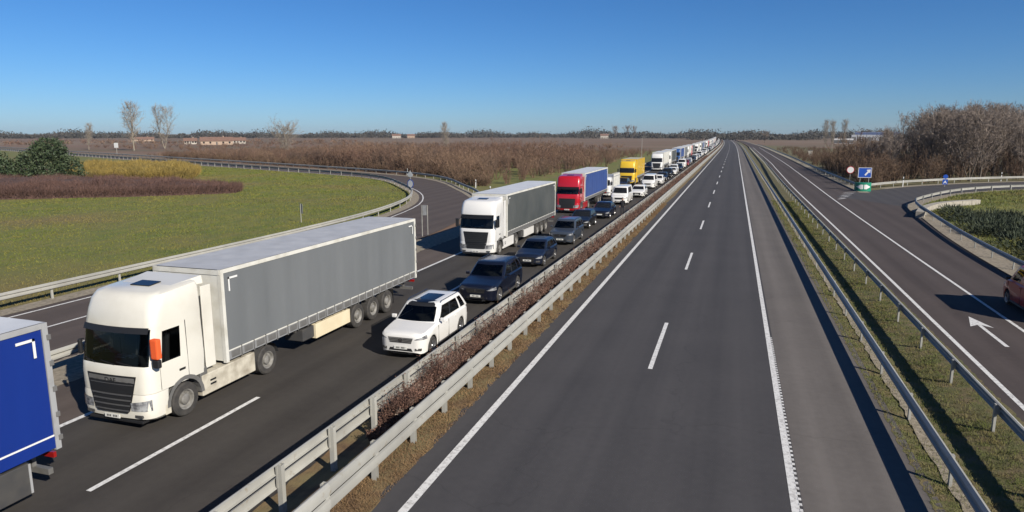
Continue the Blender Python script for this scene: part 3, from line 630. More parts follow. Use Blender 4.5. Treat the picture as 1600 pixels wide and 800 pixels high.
def cab(t, paint, style='daf', lod=0, dirty=False, text=None, visor=False, orange=False):
    """tractor unit: front bumper at y = 0"""
    P = M[paint] if isinstance(paint, str) else paint
    T_ = dict(daf=dict(top=3.78, wb=1.84, wt=2.84, gz=(.52, 1.58), gw=(.62, .86)),
              volvo=dict(top=3.72, wb=1.92, wt=2.82, gz=(.60, 1.72), gw=(.70, .88)),
              scania=dict(top=3.80, wb=1.98, wt=2.72, gz=(.55, 1.55), gw=(.78, .86)),
              low=dict(top=3.05, wb=1.80, wt=2.62, gz=(.6, 1.45), gw=(.7, .8)))[style]
    wb, wt, top = T_['wb'], T_['wt'], T_['top']
    W = 1.235
    # bumper / lower front
    lo = [dict(z=.28, w=W - .10, yf=.16, yr=.70, rf=.30, rr=.05, bow=.10), dict(z=.36, w=W - .02, yf=.03, yr=.74, rf=.34, rr=.05, bow=.10),
          dict(z=.62, w=W + .005, yf=-.02, yr=.76, rf=.34, rr=.05, bow=.10), dict(z=.98, w=W + .005, yf=.0, yr=.78, rf=.34, rr=.05, bow=.10), dict(z=1.06, w=W, yf=.02, yr=.80, rf=.34, rr=.05, bow=.10)]
    G = level_loft(lo, [.5], lambda k, g, s: 'body', True, True)
    G['body'].build('bumper', P, t, smooth=35, weld=True)
    if lod == 0:
        sm_ = MB(); sm_.prism([(-1.08, .145), (-.7, .045), (.7, .045), (1.08, .145), (1.08, .2), (-1.08, .2)], 'z', 1.058, 1.072); sm_.build('panel_gap', 'black', t)
    # cab shell
    fr = [.06, .62, .70]
    z2 = wb - .05
    up = [dict(z=1.07, w=W, yf=.02, yr=2.22, rf=.34, bow=.10), dict(z=1.55, w=W + .01, yf=.03, yr=2.25, rf=.32, bow=.10), dict(z=z2, w=W + .01, yf=.06, yr=2.25, rf=.30, bow=.11),
          dict(z=wb, w=W + .005, yf=.08, yr=2.25, rf=.28, bow=.12), dict(z=wb + .3, w=W, yf=.14, yr=2.25, rf=.26, bow=.12), dict(z=wt - .12, w=W - .02, yf=.24, yr=2.25, rf=.25, bow=.13), dict(z=wt, w=W - .02, yf=.27, yr=2.25, rf=.25, bow=.13)]
    if style == 'low':
        up += [dict(z=wt + .12, w=W - .03, yf=.30, yr=2.2, rf=.3, bow=.13), dict(z=top - .12, w=W - .08, yf=.42, yr=2.15, rf=.35, bow=.13), dict(z=top, w=W - .25, yf=.62, yr=2.0, rf=.4, bow=.1)]
    else:
        up += [dict(z=wt + .08, w=W - .015, yf=.27, yr=2.25, rf=.26, bow=.13), dict(zf=wt + .42, zr=wt + .48, w=W - .025, yf=.36, yr=2.25, rf=.28, bow=.14),
               dict(zf=top - .24, zr=top - .08, w=W - .045, yf=.47, yr=2.25, rf=.30, bow=.15), dict(zf=top - .08, zr=top + .05, w=W - .10, yf=.60, yr=2.24, rf=.32, bow=.16), dict(zf=top - .01, zr=top + .10, w=W - .24, yf=.80, yr=2.22, rf=.34, bow=.16)]
    def grp(k, g, s):
        if k in (3, 4, 5) and (g[0] == 'F' or g in ('CF1', 'CF2')): return 'windscreen'
        if k == 3 and g == 'S1': return 'side_window_r' if s > 0 else 'side_window_l'
        if k == 4 and g == 'S1': return 'side_window_r' if s > 0 else 'side_window_l'
        return 'body'
    fr = [.10, .50, .56]
    G = level_loft(up, fr, grp, True, True)
    cb = G['body'].build('cab', P, t, smooth=32, weld=True); gm_ = 'screen' if lod == 0 else 'glass'
    G['windscreen'].build('windscreen', gm_, t, smooth=50, weld=True)
    for s in ('r', 'l'): G['side_window_' + s].build('side_window', gm_, t, smooth=40, weld=True)
    if lod == 0:
        ln_ = MB(); x, a, b, c, d = W - .05, .50, 2.15, 1.25, wt + .03
        ln_.add([(-x, a, c), (x, a, c), (x, b, c), (-x, b, c), (-x, a, d), (x, a, d), (x, b, d), (-x, b, d)], [(0, 1, 2, 3), (4, 5, 6, 7), (2, 3, 7, 6)]); ln_.build('cab_lining', 'trim', t)
        db = MB(); db.hexa([(-1.1, .34, 1.3), (1.1, .34, 1.3), (1.1, .85, 1.3), (-1.1, .85, 1.3), (-1.0, .38, wb + .02), (1.0, .38, wb + .02), (1.0, .75, wb + .10), (-1.0, .75, wb + .10)]); db.build('dashboard', 'trim', t, bevel=.03)
        pp = MB(); pp.box(-.25, .12, .46, .66, wb + .07, wb + .11); pp.box(.2, .34, .5, .62, wb + .08, wb + .17); pp.build('papers', 'paper', t)
        sw = MB()
        for i in range(16):
            q0, q1 = 2 * math.pi * i / 16, 2 * math.pi * (i + 1) / 16; sw.tube((.52 + .22 * math.cos(q0), .86 + .10 * math.sin(q0), wb + .12 + .20 * math.sin(q0)), (.52 + .22 * math.cos(q1), .86 + .10 * math.sin(q1), wb + .12 + .20 * math.sin(q1)), .018, n=5, cap=False)
        sw.build('steering_wheel', 'black', t, smooth=60)
        for sx_ in (-.55, .52):
            se = MB(); se.hexa([(sx_ - .27, 1.15, 1.45), (sx_ + .27, 1.15, 1.45), (sx_ + .27, 1.32, 1.45), (sx_ - .27, 1.32, 1.45), (sx_ - .22, 1.36, wb + .62), (sx_ + .22, 1.36, wb + .62), (sx_ + .22, 1.48, wb + .62), (sx_ - .22, 1.48, wb + .62)]); se.box(sx_ - .14, sx_ + .14, 1.38, 1.48, wb + .64, wb + .84); se.build('seat', 'seat', t, bevel=.03)
    yw = .12                                                     # front plane helper
    def fy(x, z=1.2): return -.0 + .10 * (x / W) ** 2 - .004
    # grille: frame, backing and slats following the bow
    g0, g1 = T_['gz']; wb_, wt_ = T_['gw']; n = 8
    gr = MB(); rows = []
    for zi, (z, ww) in enumerate(((g0, wb_ * .86), (g0 + .08, wb_), ((g0 + g1) / 2, (wb_ + wt_) / 2), (g1, wt_))):
        rows.append([(ww * (2 * i / n - 1), fy(ww * (2 * i / n - 1)) - .008 + (.03 if z > 1.06 else 0) - (.02 if z < .99 else 0), z) for i in range(n + 1)])
    gr.grid(rows); go = gr.build('grille', 'black', t, smooth=60)
    if lod < 2:
        ns = 6 if style in ('daf', 'scania') else 9
        for k in range(ns):
            z = g0 + .06 + (g1 - g0 - (.32 if style == 'daf' else .12)) * k / (ns - 1); ww = (wb_ + (wt_ - wb_) * (z - g0) / (g1 - g0)) * .93; sl_ = MB()
            for i in range(n):
                xa, xb = ww * (2 * i / n - 1), ww * (2 * (i + 1) / n - 1)
                ya, yb = fy(xa) - .028, fy(xb) - .028; e = .03 if z > 1.04 else -.012; hh = .034 if style == 'daf' else .022
                sl_.hexa([(xa, ya + e, z), (xb, yb + e, z), (xb, yb + e + .03, z), (xa, ya + e + .03, z), (xa, ya + e + .012, z + hh), (xb, yb + e + .012, z + hh), (xb, yb + e + .03, z + hh), (xa, ya + e + .03, z + hh)])
            sl_.build('slat', 'dgrey' if style == 'daf' else 'black', go)
        if style == 'daf':
            ub = MB(); rows = [[(.80 * (2 * i / n - 1), fy(.80 * (2 * i / n - 1)) + .012, z) for i in range(n + 1)] for z in (g1 - .25, g1 - .05)]
            ub.grid(rows).build('upper_grille_bar', 'mgrey', go, smooth=60)
    if text:
        me = text_mesh(text, .17); o = put('lettering', me, 'black', go, (0, .006, g1 - .15)); o.rotation_euler = (R(90), 0, 0); o.scale = (1.25, 1, 1)
    # headlamps, fog lamps, plate, lower lip
    for s in (1, -1):
        hl = MB(); xs = (.66, .86, 1.06, 1.2); rows = []
        for z, k in ((.60, 0), (.72, 1), (.84, 1)):
            row = []
            for x in xs:
                rr_ = max(0, x - (W - .34)); y = -.02 + .10 * ((min(x, W - .34)) / W) ** 2 + (.34 - math.sqrt(max(.34 ** 2 - rr_ ** 2, 0)) if rr_ > 0 else 0) - .014
                row.append((s * x, y, z + (x - .66) * .14 * k - (.0 if k else (1.2 - x) * -.02)))
            rows.append(row if s > 0 else row[::-1])
        hl.grid(rows).build('headlight', 'lamp', t, smooth=60)
        fo = MB(); fo.box(*sorted((s * .72, s * .98)), .035, .12, .40, .48); fo.build('fog_light', 'dgrey', t, bevel=.015)
        # mirrors
        if lod < 2:
            mi = MB(); mi.box(*sorted((s * (W + .06), s * (W + .27))), .22, .36, wb + (.10 if not (orange and s > 0) else -.02), wb + (.62 if not (orange and s > 0) else .22)) if not (orange and s < 0) else mi.box(-W - .12, -W - .03, .25, .36, wb + .12, wb + .55); mo = mi.build('mirror', 'black', t, bevel=.04)
            am = MB(); am.tube((s * (W - .02), .36, wb + .18), (s * (W + .10), .30, wb + .2), .022, n=6); am.tube((s * (W - .02), .36, wb + .56), (s * (W + .10), .30, wb + .54), .022, n=6); am.build('mirror_arm', 'black', mo)
    pl = MB(); pl.box(-.26, .26, -.045, -.02, .36, .47); po = pl.build('number_plate', 'plate', t)
    pd = MB(); [pd.box(-.19 + i * .055, -.155 + i * .055, -.0475, -.045, .385, .445) for i in (0, 1, 2, 4, 5, 6)]; pd.build('plate_mark', 'dgrey', po)
    if lod < 2:
        lp = MB(); lp.box(-.95, .95, .06, .3, .22, .30); lp.build('lower_lip', 'black', t, bevel=.02)
        # wipers line and dark sun strip above the screen
        sv = MB(); n2 = 10; rows = []
        if visor:
            for z, dy in ((wt - .24, -.20), (wt - .02, -.07)): rows.append([((W - .14) * (2 * i / n2 - 1), .22 + .13 * (2 * i / n2 - 1) ** 2 + dy, z) for i in range(n2 + 1)])
            sv.grid(rows).build('sun_visor', 'glass', t, smooth=60)
        else:
            for z, dy in ((wt - .11, -.045), (wt + .05, .018)): rows.append([((W - .10) * (2 * i / n2 - 1), .25 + .13 * (2 * i / n2 - 1) ** 2 + dy - .02, z) for i in range(n2 + 1)])
            sv.grid(rows).build('sun_strip', 'black', t, smooth=60)
        for xx in (-.55, .15, .7):
            wp = MB(); wp.tube((xx, .055 + .1 * xx * xx, wb + .03), (xx - .5, .075 + .1 * (xx - .5) ** 2, wb + .10), .012, n=5); wp.build('wiper', 'black', t)
        # roof lamps, hatch, deflectors
        if style in ('daf', 'volvo', 'scania'):
            for s in (1, -1):
                rl = MB(); rl.hexa([(s * .92, .42, wt + .26), (s * 1.13, .60, wt + .30), (s * 1.11, .70, wt + .32), (s * .90, .52, wt + .30), (s * .90, .46, wt + .46), (s * 1.10, .66, wt + .50), (s * 1.08, .76, wt + .50), (s * .88, .56, wt + .47)])
                rl.build('roof_lamp', 'lamp' if style == 'daf' else 'black', t, bevel=.01)
            ht = MB(); ht.hexa([(-.34, 1.28, top + .02), (.34, 1.28, top + .02), (.34, 1.72, top + .06), (-.34, 1.72, top + .06), (-.34, 1.28, top + .055), (.34, 1.28, top + .055), (.34, 1.72, top + .095), (-.34, 1.72, top + .095)])
            ht.build('roof_hatch', 'glass', t)
            for s in (1, -1):
                fd = MB(); fd.box(*sorted((s * (W - .04), s * (W + .0))), 2.26, 2.66, 1.15, top - .12); fd.build('side_deflector', P, t, bevel=.012)
            ro = MB(); ro.hexa([(-.94, 1.45, top - .08), (.94, 1.45, top - .08), (1.06, 2.58, top - .10), (-1.06, 2.58, top - .10), (-.90, 1.50, top + .045), (.90, 1.50, top + .045), (1.02, 2.58, top + .15), (-1.02, 2.58, top + .15)])
            ro.build('roof_spoiler', P, t, bevel=.03)
    # wheel arch, steps, skirts, frame, wheels
    ya, yd = 1.38, 5.08
    for s in (1, -1):
        am = MB(); n3 = 12; rr0 = .60
        for i in range(n3):
            a0, a1 = math.pi * (i / n3) * 1.0, math.pi * ((i + 1) / n3)
            def pt(a, rad, x): return (s * x, ya - rad * math.cos(a), .50 + rad * math.sin(a))
            for (ra, xa), (rb, xb) in (((.60, 1.25), (.72, 1.25)), ((.60, .85), (.60, 1.25))):
                am.add([pt(a0, ra, xa), pt(a1, ra, xa), pt(a1, rb, xb), pt(a0, rb, xb)], [(0, 1, 2, 3)])
        am.build('wheel_arch', 'mgrey', t, smooth=60)
        fp = MB(); fp.box(*sorted((s * .9, s * 1.232)), 1.98, 2.28, .78, 1.20); fp.build('cab_side_panel', 'mgrey', t, bevel=.02)
        stp = MB(); stp.box(*sorted((s * .8, s * 1.24)), .60, .80, .32, .62); stp.build('step', 'dirty' if dirty else 'mgrey', t, bevel=.015)
        sk = MB(); sk.box(*sorted((s * .75, s * 1.245)), 2.02, 4.42, .34, .98); so_ = sk.build('side_skirt', 'dirty' if dirty else P, t, bevel=.03)
        if lod == 0:
            vs = MB(); [vs.box(*sorted((s * 1.246, s * 1.249)), 2.35, 2.6, z, z + .06) for z in (.58, .70)]; vs.build('step_recess', 'black', so_)
            dh = MB(); dh.box(*sorted((s * 1.238, s * 1.262)), 1.20, 1.42, 1.42, 1.48); dh.build('door_handle', 'black', t)
            dl = MB(); dl.box(*sorted((s * 1.236, s * 1.2475)), 1.545, 1.556, 1.2, wt); dl.box(*sorted((s * 1.236, s * 1.2475)), .52, .531, 1.1, wb); dl.build('door_seam', 'dgrey', t)
        fm = MB()
        for i in range(8):
            a0, a1 = math.pi * (.06 + .88 * i / 8), math.pi * (.06 + .88 * (i + 1) / 8)
            fm.add([(s * .62, yd - .60 * math.cos(a0), .5 + .60 * math.sin(a0)), (s * 1.24, yd - .60 * math.cos(a0), .5 + .60 * math.sin(a0)), (s * 1.24, yd - .60 * math.cos(a1), .5 + .60 * math.sin(a1)), (s * .62, yd - .60 * math.cos(a1), .5 + .60 * math.sin(a1))], [(0, 1, 2, 3)])
        fm.build('mudguard', 'dgrey', t, smooth=60)
        wheel(t, s * 1.23, ya, .50, .32, 'rim', True, lod); wheel(t, s * 1.235, yd, .50, .56, 'rim', True, lod)
    fr_ = MB()
    for s in (1, -1): fr_.box(*sorted((s * .36, s * .46)), .9, 6.0, .72, .98)
    fr_.box(-.45, .45, 4.3, 5.6, .98, 1.08); fr_.box(-.36, .36, 1, 1.1, .75, .95); fr_.build('frame', 'chassis', t)
    if orange:
        of = MB(); of.box(W + .05, W + .29, .20, .37, wb + .24, wb + .80); of.build('orange_mirror', 'orange', t, bevel=.04)
    return T_

def semi(name, label, loc, paint, cur, frame, roof, style='daf', lod=0, gap=.75, **kw):
    t = thing(name, label, 'truck', loc, 0, kw.pop('group', None))
    ck = {k: kw.pop(k) for k in ('dirty', 'text', 'visor', 'orange') if k in kw}
    cab(t, paint, style, lod, **ck); trailer(t, 2.3 + gap, cur, frame, roof, lod=lod, **kw)
    return t
# ------------------------------------------------------------------ cars
CARS = dict(
  suv=dict(L=4.50, W=.92, H=1.72, zhf=.98, zh=1.10, zb=1.13, zt=1.06, yws=1.14, yrf=1.84, yrr=4.02, yrb=4.44, R=.35, ya=(.86, 3.62), bow=.16),
  bigsuv=dict(L=4.86, W=.97, H=1.74, zhf=.95, zh=1.10, zb=1.14, zt=1.05, yws=1.38, yrf=2.15, yrr=4.25, yrb=4.72, R=.37, ya=(.88, 3.82), bow=.18),
  hatch=dict(L=4.35, W=.90, H=1.48, zhf=.80, zh=.97, zb=.99, zt=.98, yws=1.12, yrf=1.95, yrr=3.70, yrb=4.22, R=.32, ya=(.90, 3.53), bow=.18),
  sedan=dict(L=4.70, W=.91, H=1.45, zhf=.78, zh=.95, zb=.97, zt=.98, yws=1.30, yrf=2.10, yrr=3.45, yrb=4.15, R=.32, ya=(.92, 3.66), bow=.18),
  smallvan=dict(L=4.45, W=.92, H=1.86, zhf=.92, zh=1.12, zb=1.16, zt=1.12, yws=.98, yrf=1.62, yrr=4.22, yrb=4.40, R=.33, ya=(.90, 3.60), bow=.16),
  midvan=dict(L=4.70, W=.96, H=1.97, zhf=.98, zh=1.20, zb=1.24, zt=1.2, yws=.72, yrf=1.26, yrr=4.42, yrb=4.62, R=.34, ya=(.90, 3.75), bow=.16),
  van=dict(L=5.2, W=.98, H=2.05, zhf=.98, zh=1.22, zb=1.26, zt=1.2, yws=.82, yrf=1.50, yrr=4.95, yrb=5.14, R=.34, ya=(.95, 4.05), bow=.16))
def car(name, label, kind, loc, paint, lod=0, rotz=0, group=None, cat='car', glassroof=False, rails=False, grille='black', panel=False, mirror=None):
    c = CARS[kind]; t = thing(name, label, cat, loc, rotz, group); L, W, H, Rw = c['L'], c['W'], c['H'], c['R']; ra = Rw + .06
    arch = lambda y0: [y0 - ra, y0 - ra * .9, y0 - ra * .6, y0 - ra * .25, y0 + ra * .25, y0 + ra * .6, y0 + ra * .9, y0 + ra]
    ys = sorted(set([round(v, 3) for v in [0, .03, .10, .22, .38] + arch(c['ya'][0]) + [c['yws'] + .1, (c['ya'][0] + c['ya'][1]) / 2 - .3, (c['ya'][0] + c['ya'][1]) / 2 + .3] + arch(c['ya'][1]) + [L - .38, L - .2, L - .08, L - .02, L]]))
    ys = [y for i, y in enumerate(ys) if i == 0 or y - ys[i - 1] > .015]
    hw = lambda y: W * float(np.interp(y, [0, .03, .10, .22, .38, .8, L - .9, L - .38, L - .2, L - .08, L - .02, L], [.60, .72, .85, .93, .97, 1, 1, .985, .96, .925, .88, .82]))
    zt = lambda y: float(np.interp(y, [0, .03, .10, .22, .5, c['yws'], c['yws'] + .3, c['yrb'] - .25, c['yrb'], L - .08, L], [c['zhf'] - .12, c['zhf'] - .075, c['zhf'] - .035, c['zhf'] - .0, c['zhf'] + .03, c['zh'], c['zb'], c['zb'], c['zb'] - .02, c['zt'] - .04, c['zt'] - .14]))
    def zbot(y):
        b = float(np.interp(y, [0, .1, .5, L - .5, L - .1, L], [.30, .24, .25, .25, .27, .36]))
        for y0 in c['ya']:
            if abs(y - y0) < ra: b = max(b, Rw + math.sqrt(max(0, ra * ra - (y - y0) ** 2)) - .0)
        return b
    zl = c['zhf'] - .22                                        # headlight lower edge
    rings = []
    for y in ys:
        h, z1, zb_ = hw(y), zt(y), zbot(y); zlow = min(z1 - .02, max(zl, zb_ + .05)); zsh = max(z1 - .09, zlow + .012)
        rings.append([(0, y, .22), (h - .26, y, .22), (h - .25, y, max(.22, zb_ - .005)), (h - .035, y, zb_), (h - .006, y, max(.50, zb_ + .025) if z1 > .6 else zb_ + .1), (h + .004, y, zlow), (h - .012, y, zsh), (h - .085, y, max(z1 - .012, zsh + .005)), (h * .5, y, z1 + .018), (0, y, z1 + .03)])
    G = {}
    for i in range(len(ys) - 1):
        for j in range(9):
            g = 'body'
            if j == 5 and ys[i + 1] <= .39: g = 'hl'
            if j in (5,) and ys[i] >= L - .21: g = 'tl'
            if j in (0, 1, 2): g = 'under'
            if j in (7, 8) and ys[i] >= c['yws'] + .02 and ys[i + 1] <= c['yrb'] and lod == 0: g = 'floor'
            if j == 3 and ys[i + 1] <= .11 and kind in ('suv', 'bigsuv'): g = 'body'
            for s in (1, -1):
                q = [rings[i][j], rings[i + 1][j], rings[i + 1][j + 1], rings[i][j + 1]]
                G.setdefault((g, s if g in ('hl', 'tl') else 0), MB()).add([(s * a, b, z) for a, b, z in (q if s > 0 else q[::-1])], [(0, 1, 2, 3)])
    for rg, key in ((rings[0], 0), (rings[-1], 1)):
        for j in range(3, 9):
            a, b = rg[j], rg[j + 1]; G[('body', 0)].add([(-a[0], a[1], a[2]), a, b, (-b[0], b[1], b[2])], [(0, 1, 2, 3)])
    body = G[('body', 0)].build('body', paint, t, smooth=38, weld=True)
    G[('under', 0)].build('underbody', 'black', t)
    if lod == 0:
        G[('floor', 0)].build('interior', 'trim', t)
        for sx_ in (-.38, .38):
            for yy, hh_ in ((c['yws'] + 1.05, .46), (c['yws'] + 1.95, .36)):
                if yy > c['yrr'] - .1: continue
                zt_ = min(c['zb'] + hh_, H - .16); se = MB(); se.hexa([(sx_ - .24, yy, c['zb'] - .2), (sx_ + .24, yy, c['zb'] - .2), (sx_ + .24, yy + .14, c['zb'] - .2), (sx_ - .24, yy + .14, c['zb'] - .2), (sx_ - .2, yy + .12, zt_ - .17), (sx_ + .2, yy + .12, zt_ - .17), (sx_ + .2, yy + .22, zt_ - .17), (sx_ - .2, yy + .22, zt_ - .17)]); se.box(sx_ - .12, sx_ + .12, yy + .13, yy + .21, zt_ - .15, zt_); se.build('seat', 'seat', t, bevel=.02)
        sw = MB()
        for i in range(14):
            q0, q1 = 2 * math.pi * i / 14, 2 * math.pi * (i + 1) / 14; P_ = lambda q: (.38 + .18 * math.cos(q), c['yws'] + .62 + .05 * math.sin(q), c['zb'] + .02 + .16 * math.sin(q)); sw.tube(P_(q0), P_(q1), .014, n=5, cap=False)
        sw.build('steering_wheel', 'black', t, smooth=60)
        rm = MB(); rm.box(-.11, .11, c['yrf'] - .02, c['yrf'] + .02, H - .22, H - .15); rm.build('rear_view_mirror', 'black', t)
    for s in (1, -1):
        G[('hl', s)].build('headlight', 'lamp', t, smooth=50, weld=True)
        if ('tl', s) in G: G[('tl', s)].build('tail_lamp', 'redlamp', t, smooth=50, weld=True)
    # greenhouse
    lv = []
    for tt in (0, .07, .5, .86, 1.0):
        f = tt ** .92; z = c['zb'] - .03 + (H - .06 - c['zb'] + .03) * tt
        lv.append(dict(z=z, w=W - .055 - .155 * tt ** 1.25, yf=c['yws'] + (c['yrf'] - c['yws']) * f - .04, yr=c['yrb'] + (c['yrr'] - c['yrb']) * tt ** 1.1, rf=.16, rr=.13, bow=c['bow']))
    l4 = lv[-1]; lv.append(dict(z=H - .018, w=l4['w'] - .07, yf=l4['yf'] + .10, yr=l4['yr'] - .08, rf=.18, rr=.14, bow=c['bow'])); lv.append(dict(z=H, w=l4['w'] - .28, yf=l4['yf'] + .30, yr=l4['yr'] - .3, rf=.2, rr=.16, bow=c['bow']))
    fr = [.05, .38, .42, .74, .79, .95] if not panel else [.05, .30, .34, .62, .66, .95]
    def grp(k, g, s):
        if glassroof and k in (3, 4) and g[0] == 'F': return 'roof_edge'
        if k in (1, 2):
            if g[0] == 'F' or g == 'CF1': return 'windscreen'
            if g in ('S1', 'S3') and not (panel and g == 'S3'): return g + ('r' if s > 0 else 'l')
            if g == 'S5' and kind in ('suv', 'bigsuv', 'hatch'): return g + ('r' if s > 0 else 'l')
            if g == 'S2' and not panel: return 'pillar'
            if g == 'R': return 'rear_window'
        return 'cabin'
    G2 = level_loft(lv, fr, grp, True, False, 'cabin')
    nmz = dict(roof_edge='roof_header', windscreen='windscreen', rear_window='rear_window', cabin='cabin', pillar='pillar')
    for k, mb in G2.items():
        mb.build(nmz.get(k, 'side_window'), paint if k == 'cabin' else ('black' if k in ('pillar', 'roof_edge') else 'screen' if lod == 0 else 'glass'), t, smooth=40, weld=True)
    if glassroof:
        gm_ = MB(); n = 6; a, b = lv[5], lv[6]; rows = []
        for i in range(n + 1):
            y = c['yrf'] + .02 + (c['yrr'] - c['yrf'] - .75) * i / n; rows.append([((W - .30) * (2 * q / 6 - 1), y + .12 * (2 * q / 6 - 1) ** 2 * (1 - i / n), H + .010 - .026 * (2 * q / 6 - 1) ** 2 - (.030 if i == 0 else 0)) for q in range(7)])
        gm_.grid(rows).build('glass_roof', 'glassroof', t, smooth=60)
    # front fascia
    y0 = -.006; w0 = hw(0)
    zg1, zg0 = c['zhf'] - .15, c['zhf'] - .36
    gr = MB(); gr.add([(-.42, y0, zg0), (.42, y0, zg0), (.50, y0 + .012, zg1), (-.50, y0 + .012, zg1)], [(0, 1, 2, 3)]); gr.prism([(-.42, zg0), (.42, zg0), (.50, zg1), (-.50, zg1)], 'y', y0, .02); go = gr.build('grille', grille, t)
    if lod == 0:
        for k in range(3):
            z = zg0 + .03 + k * .055; b_ = MB(); b_.box(-.43 - k * .02, .43 + k * .02, y0 - .012, y0 + .002, z, z + .02); b_.build('slat', 'chrome', go)
        em = MB(); em.lathe_x([(.001, 0), (.065, 0), (.075, -.004), (.001, -.01)], (0, 0, 0), 16); e_ = em.build('emblem', 'chrome', go); e_.rotation_euler = (0, 0, R(90)); e_.location = (0, y0 - .015, (zg0 + zg1) / 2)
    il = MB(); il.prism([(-.48, .33), (.48, .33), (.42, .44), (-.42, .44)], 'y', y0, .02); il.build('lower_intake', 'black', t)
    pl = MB(); pl.box(-.26, .26, y0 - .022, y0 - .004, .40, .505); po = pl.build('number_plate', 'plate', t)
    if lod == 0:
        pd = MB(); [pd.box(-.17 + i * .05, -.138 + i * .05, y0 - .0245, y0 - .022, .425, .48) for i in (0, 1, 2, 4, 5, 6)]; pd.build('plate_mark', 'dgrey', po)
    for s in (1, -1):
        if lod < 2:
            fo = MB(); fo.hexa([(s * .56, -.004, .36), (s * .78, .085, .36), (s * .78, .16, .36), (s * .56, .06, .36), (s * .56, .0, .45), (s * .79, .09, .45), (s * .79, .16, .45), (s * .56, .06, .45)]); fo.build('fog_light', 'dgrey', t)
            mi = MB(); mi.box(*sorted((s * (W + .0), s * (W + .19))), c['yws'] + .34, c['yws'] + .44, c['zb'] - .02, c['zb'] + .12); mi.build('mirror', mirror or paint, t, bevel=.03)
        if lod == 0:
            dl = MB(); h = W + .0015
            for yy in (c['yws'] + .20, (c['ya'][0] + c['ya'][1]) / 2 + .08):
                dl.box(*sorted((s * (h - .02), s * (h + .004))), yy, yy + .010, .34, c['zb'] - .13)
            dl.build('door_seam', 'black', t)
            dh = MB(); [dh.box(*sorted((s * (h - .01), s * (h + .03))), yy, yy + .17, c['zb'] - .19, c['zb'] - .155) for yy in ((c['ya'][0] + c['ya'][1]) / 2 - .18, (c['ya'][0] + c['ya'][1]) / 2 + .72)]; dh.build('door_handle', paint, t)
            ss = MB(); ss.box(*sorted((s * (W - .06), s * (W + .006))), c['ya'][0] + ra + .02, c['ya'][1] - ra - .02, .25, .34); ss.build('sill', 'dgrey', t)
            if rails:
                rb = MB(); zz = H - .045; rb.tube((s * (W - .235), c['yrf'] + .35, zz + .06), (s * (W - .235), c['yrr'] - .15, zz + .06), .017, n=6); rb.tube((s * (W - .235), c['yrf'] + .35, zz + .06), (s * (W - .235), c['yrf'] + .2, zz), .017, n=6); rb.tube((s * (W - .235), c['yrr'] - .15, zz + .06), (s * (W - .235), c['yrr'], zz), .017, n=6); rb.build('roof_rail', 'chrome', t, smooth=50)
        for yy in c['ya']: wheel(t, s * (W - .012), yy, Rw, .22, 'alloy', False, 0 if lod == 0 else 1)
    return t

LANE_C, LANE_T = -11.75, -16.0
# the near queue, outer lane
bt = thing('semi_trailer', 'royal blue curtain trailer with white tape line, ahead of the cream truck', 'trailer', (-15.53, -2.8, ZL))
trailer(bt, 0, 'curt_blue', 'frame_g', 'roofwhite', tape='sign_white', flapmat='curt_blue', reartool=True, box=None)
semi('semi_truck', 'cream white truck with plain grey curtain trailer and bright orange side mirror', (-16.0, 13.72, ZL), 'cream', 'curt_grey', 'frame_w', 'roofsheet', 'daf', 0,
     dirty=True, text='DAF', orange=True, box=(4.9, 7.35, 'creambox'))
semi('semi_truck', 'bright white high roof truck with dark green grey curtain trailer', (-15.95, 41.9, ZL), 'white', 'curt_dark', 'frame_w', 'roofwhite', 'volvo', 0, gap=.45, visor=True, box=(4.4, 6.9, 'white'))
semi('semi_truck', 'red truck pulling a blue curtain trailer', (-16.05, 68.6, ZL), 'red_cab', 'curt_blue2', 'frame_w', 'roofwhite', 'scania', 0, gap=.45, visor=True)
sm = semi('box_truck', 'small white truck with pale grey body behind the blue curtain trailer', (-15.95, 87.6, ZL), 'white', 'frame_w', 'frame_g', 'frame_g', 'low', 1, gap=.12, ln=6.2, zt=3.1, axles=(4.4,)); sm.scale = (.88, .88, .84)
car('passenger_car', 'dark car waiting directly in front of the yellow truck', 'hatch', (-15.9, 102.6, ZL), 'blackcar', 1)
semi('semi_truck', 'yellow truck with yellow trailer', (-16.0, 109.3, ZL), 'yellow_cab', 'yellow_cab', 'yellow_cab', 'yellow_cab', 'scania', 1, gap=.35, ln=9.6, axles=(5.6, 6.9, 8.2), zt=4.05)
# inner lane
car('passenger_car', 'white off roader with dark glass roof beside the grey curtain trailer', 'suv', (-11.15, 21.55, ZL), 'white', 0, glassroof=True, rails=True, grille='mgrey')
car('passenger_car', 'large navy estate with silver grille bars right behind the white off roader', 'bigsuv', (-11.42, 29.9, ZL), 'navy', 0, rails=True)
car('passenger_car', 'dark blue hatchback beside the bright white truck cab', 'hatch', (-11.72, 39.6, ZL), 'darkblue', 0)
car('passenger_car', 'blue grey off roader beside the dark green grey curtain trailer', 'suv', (-11.85, 48.5, ZL), 'bluegrey', 0, rails=True)
car('passenger_car', 'black hatchback squeezed between blue grey off roader and navy saloon', 'hatch', (-12.45, 57.3, ZL), 'blackcar', 1)
car('passenger_car', 'navy saloon beside the standing person', 'sedan', (-12.0, 65.0, ZL), 'navy', 1)
car('passenger_van', 'boxy white van behind the navy saloon', 'van', (-12.4, 79.0, ZL), 'white', 1, cat='van')
car('passenger_car', 'white hatchback tucked behind the boxy white van', 'hatch', (-11.6, 88.6, ZL), 'white', 1)
car('passenger_van', 'tall white van beside the yellow truck', 'van', (-12.0, 103.6, ZL), 'white', 1, cat='van')
car('passenger_car', 'white hatchback behind the tall white van', 'hatch', (-11.6, 112.5, ZL), 'white', 1)
car('passenger_car', 'dark saloon behind two white vehicles beside the yellow trailer', 'sedan', (-11.8, 121.5, ZL), 'darkblue', 1)
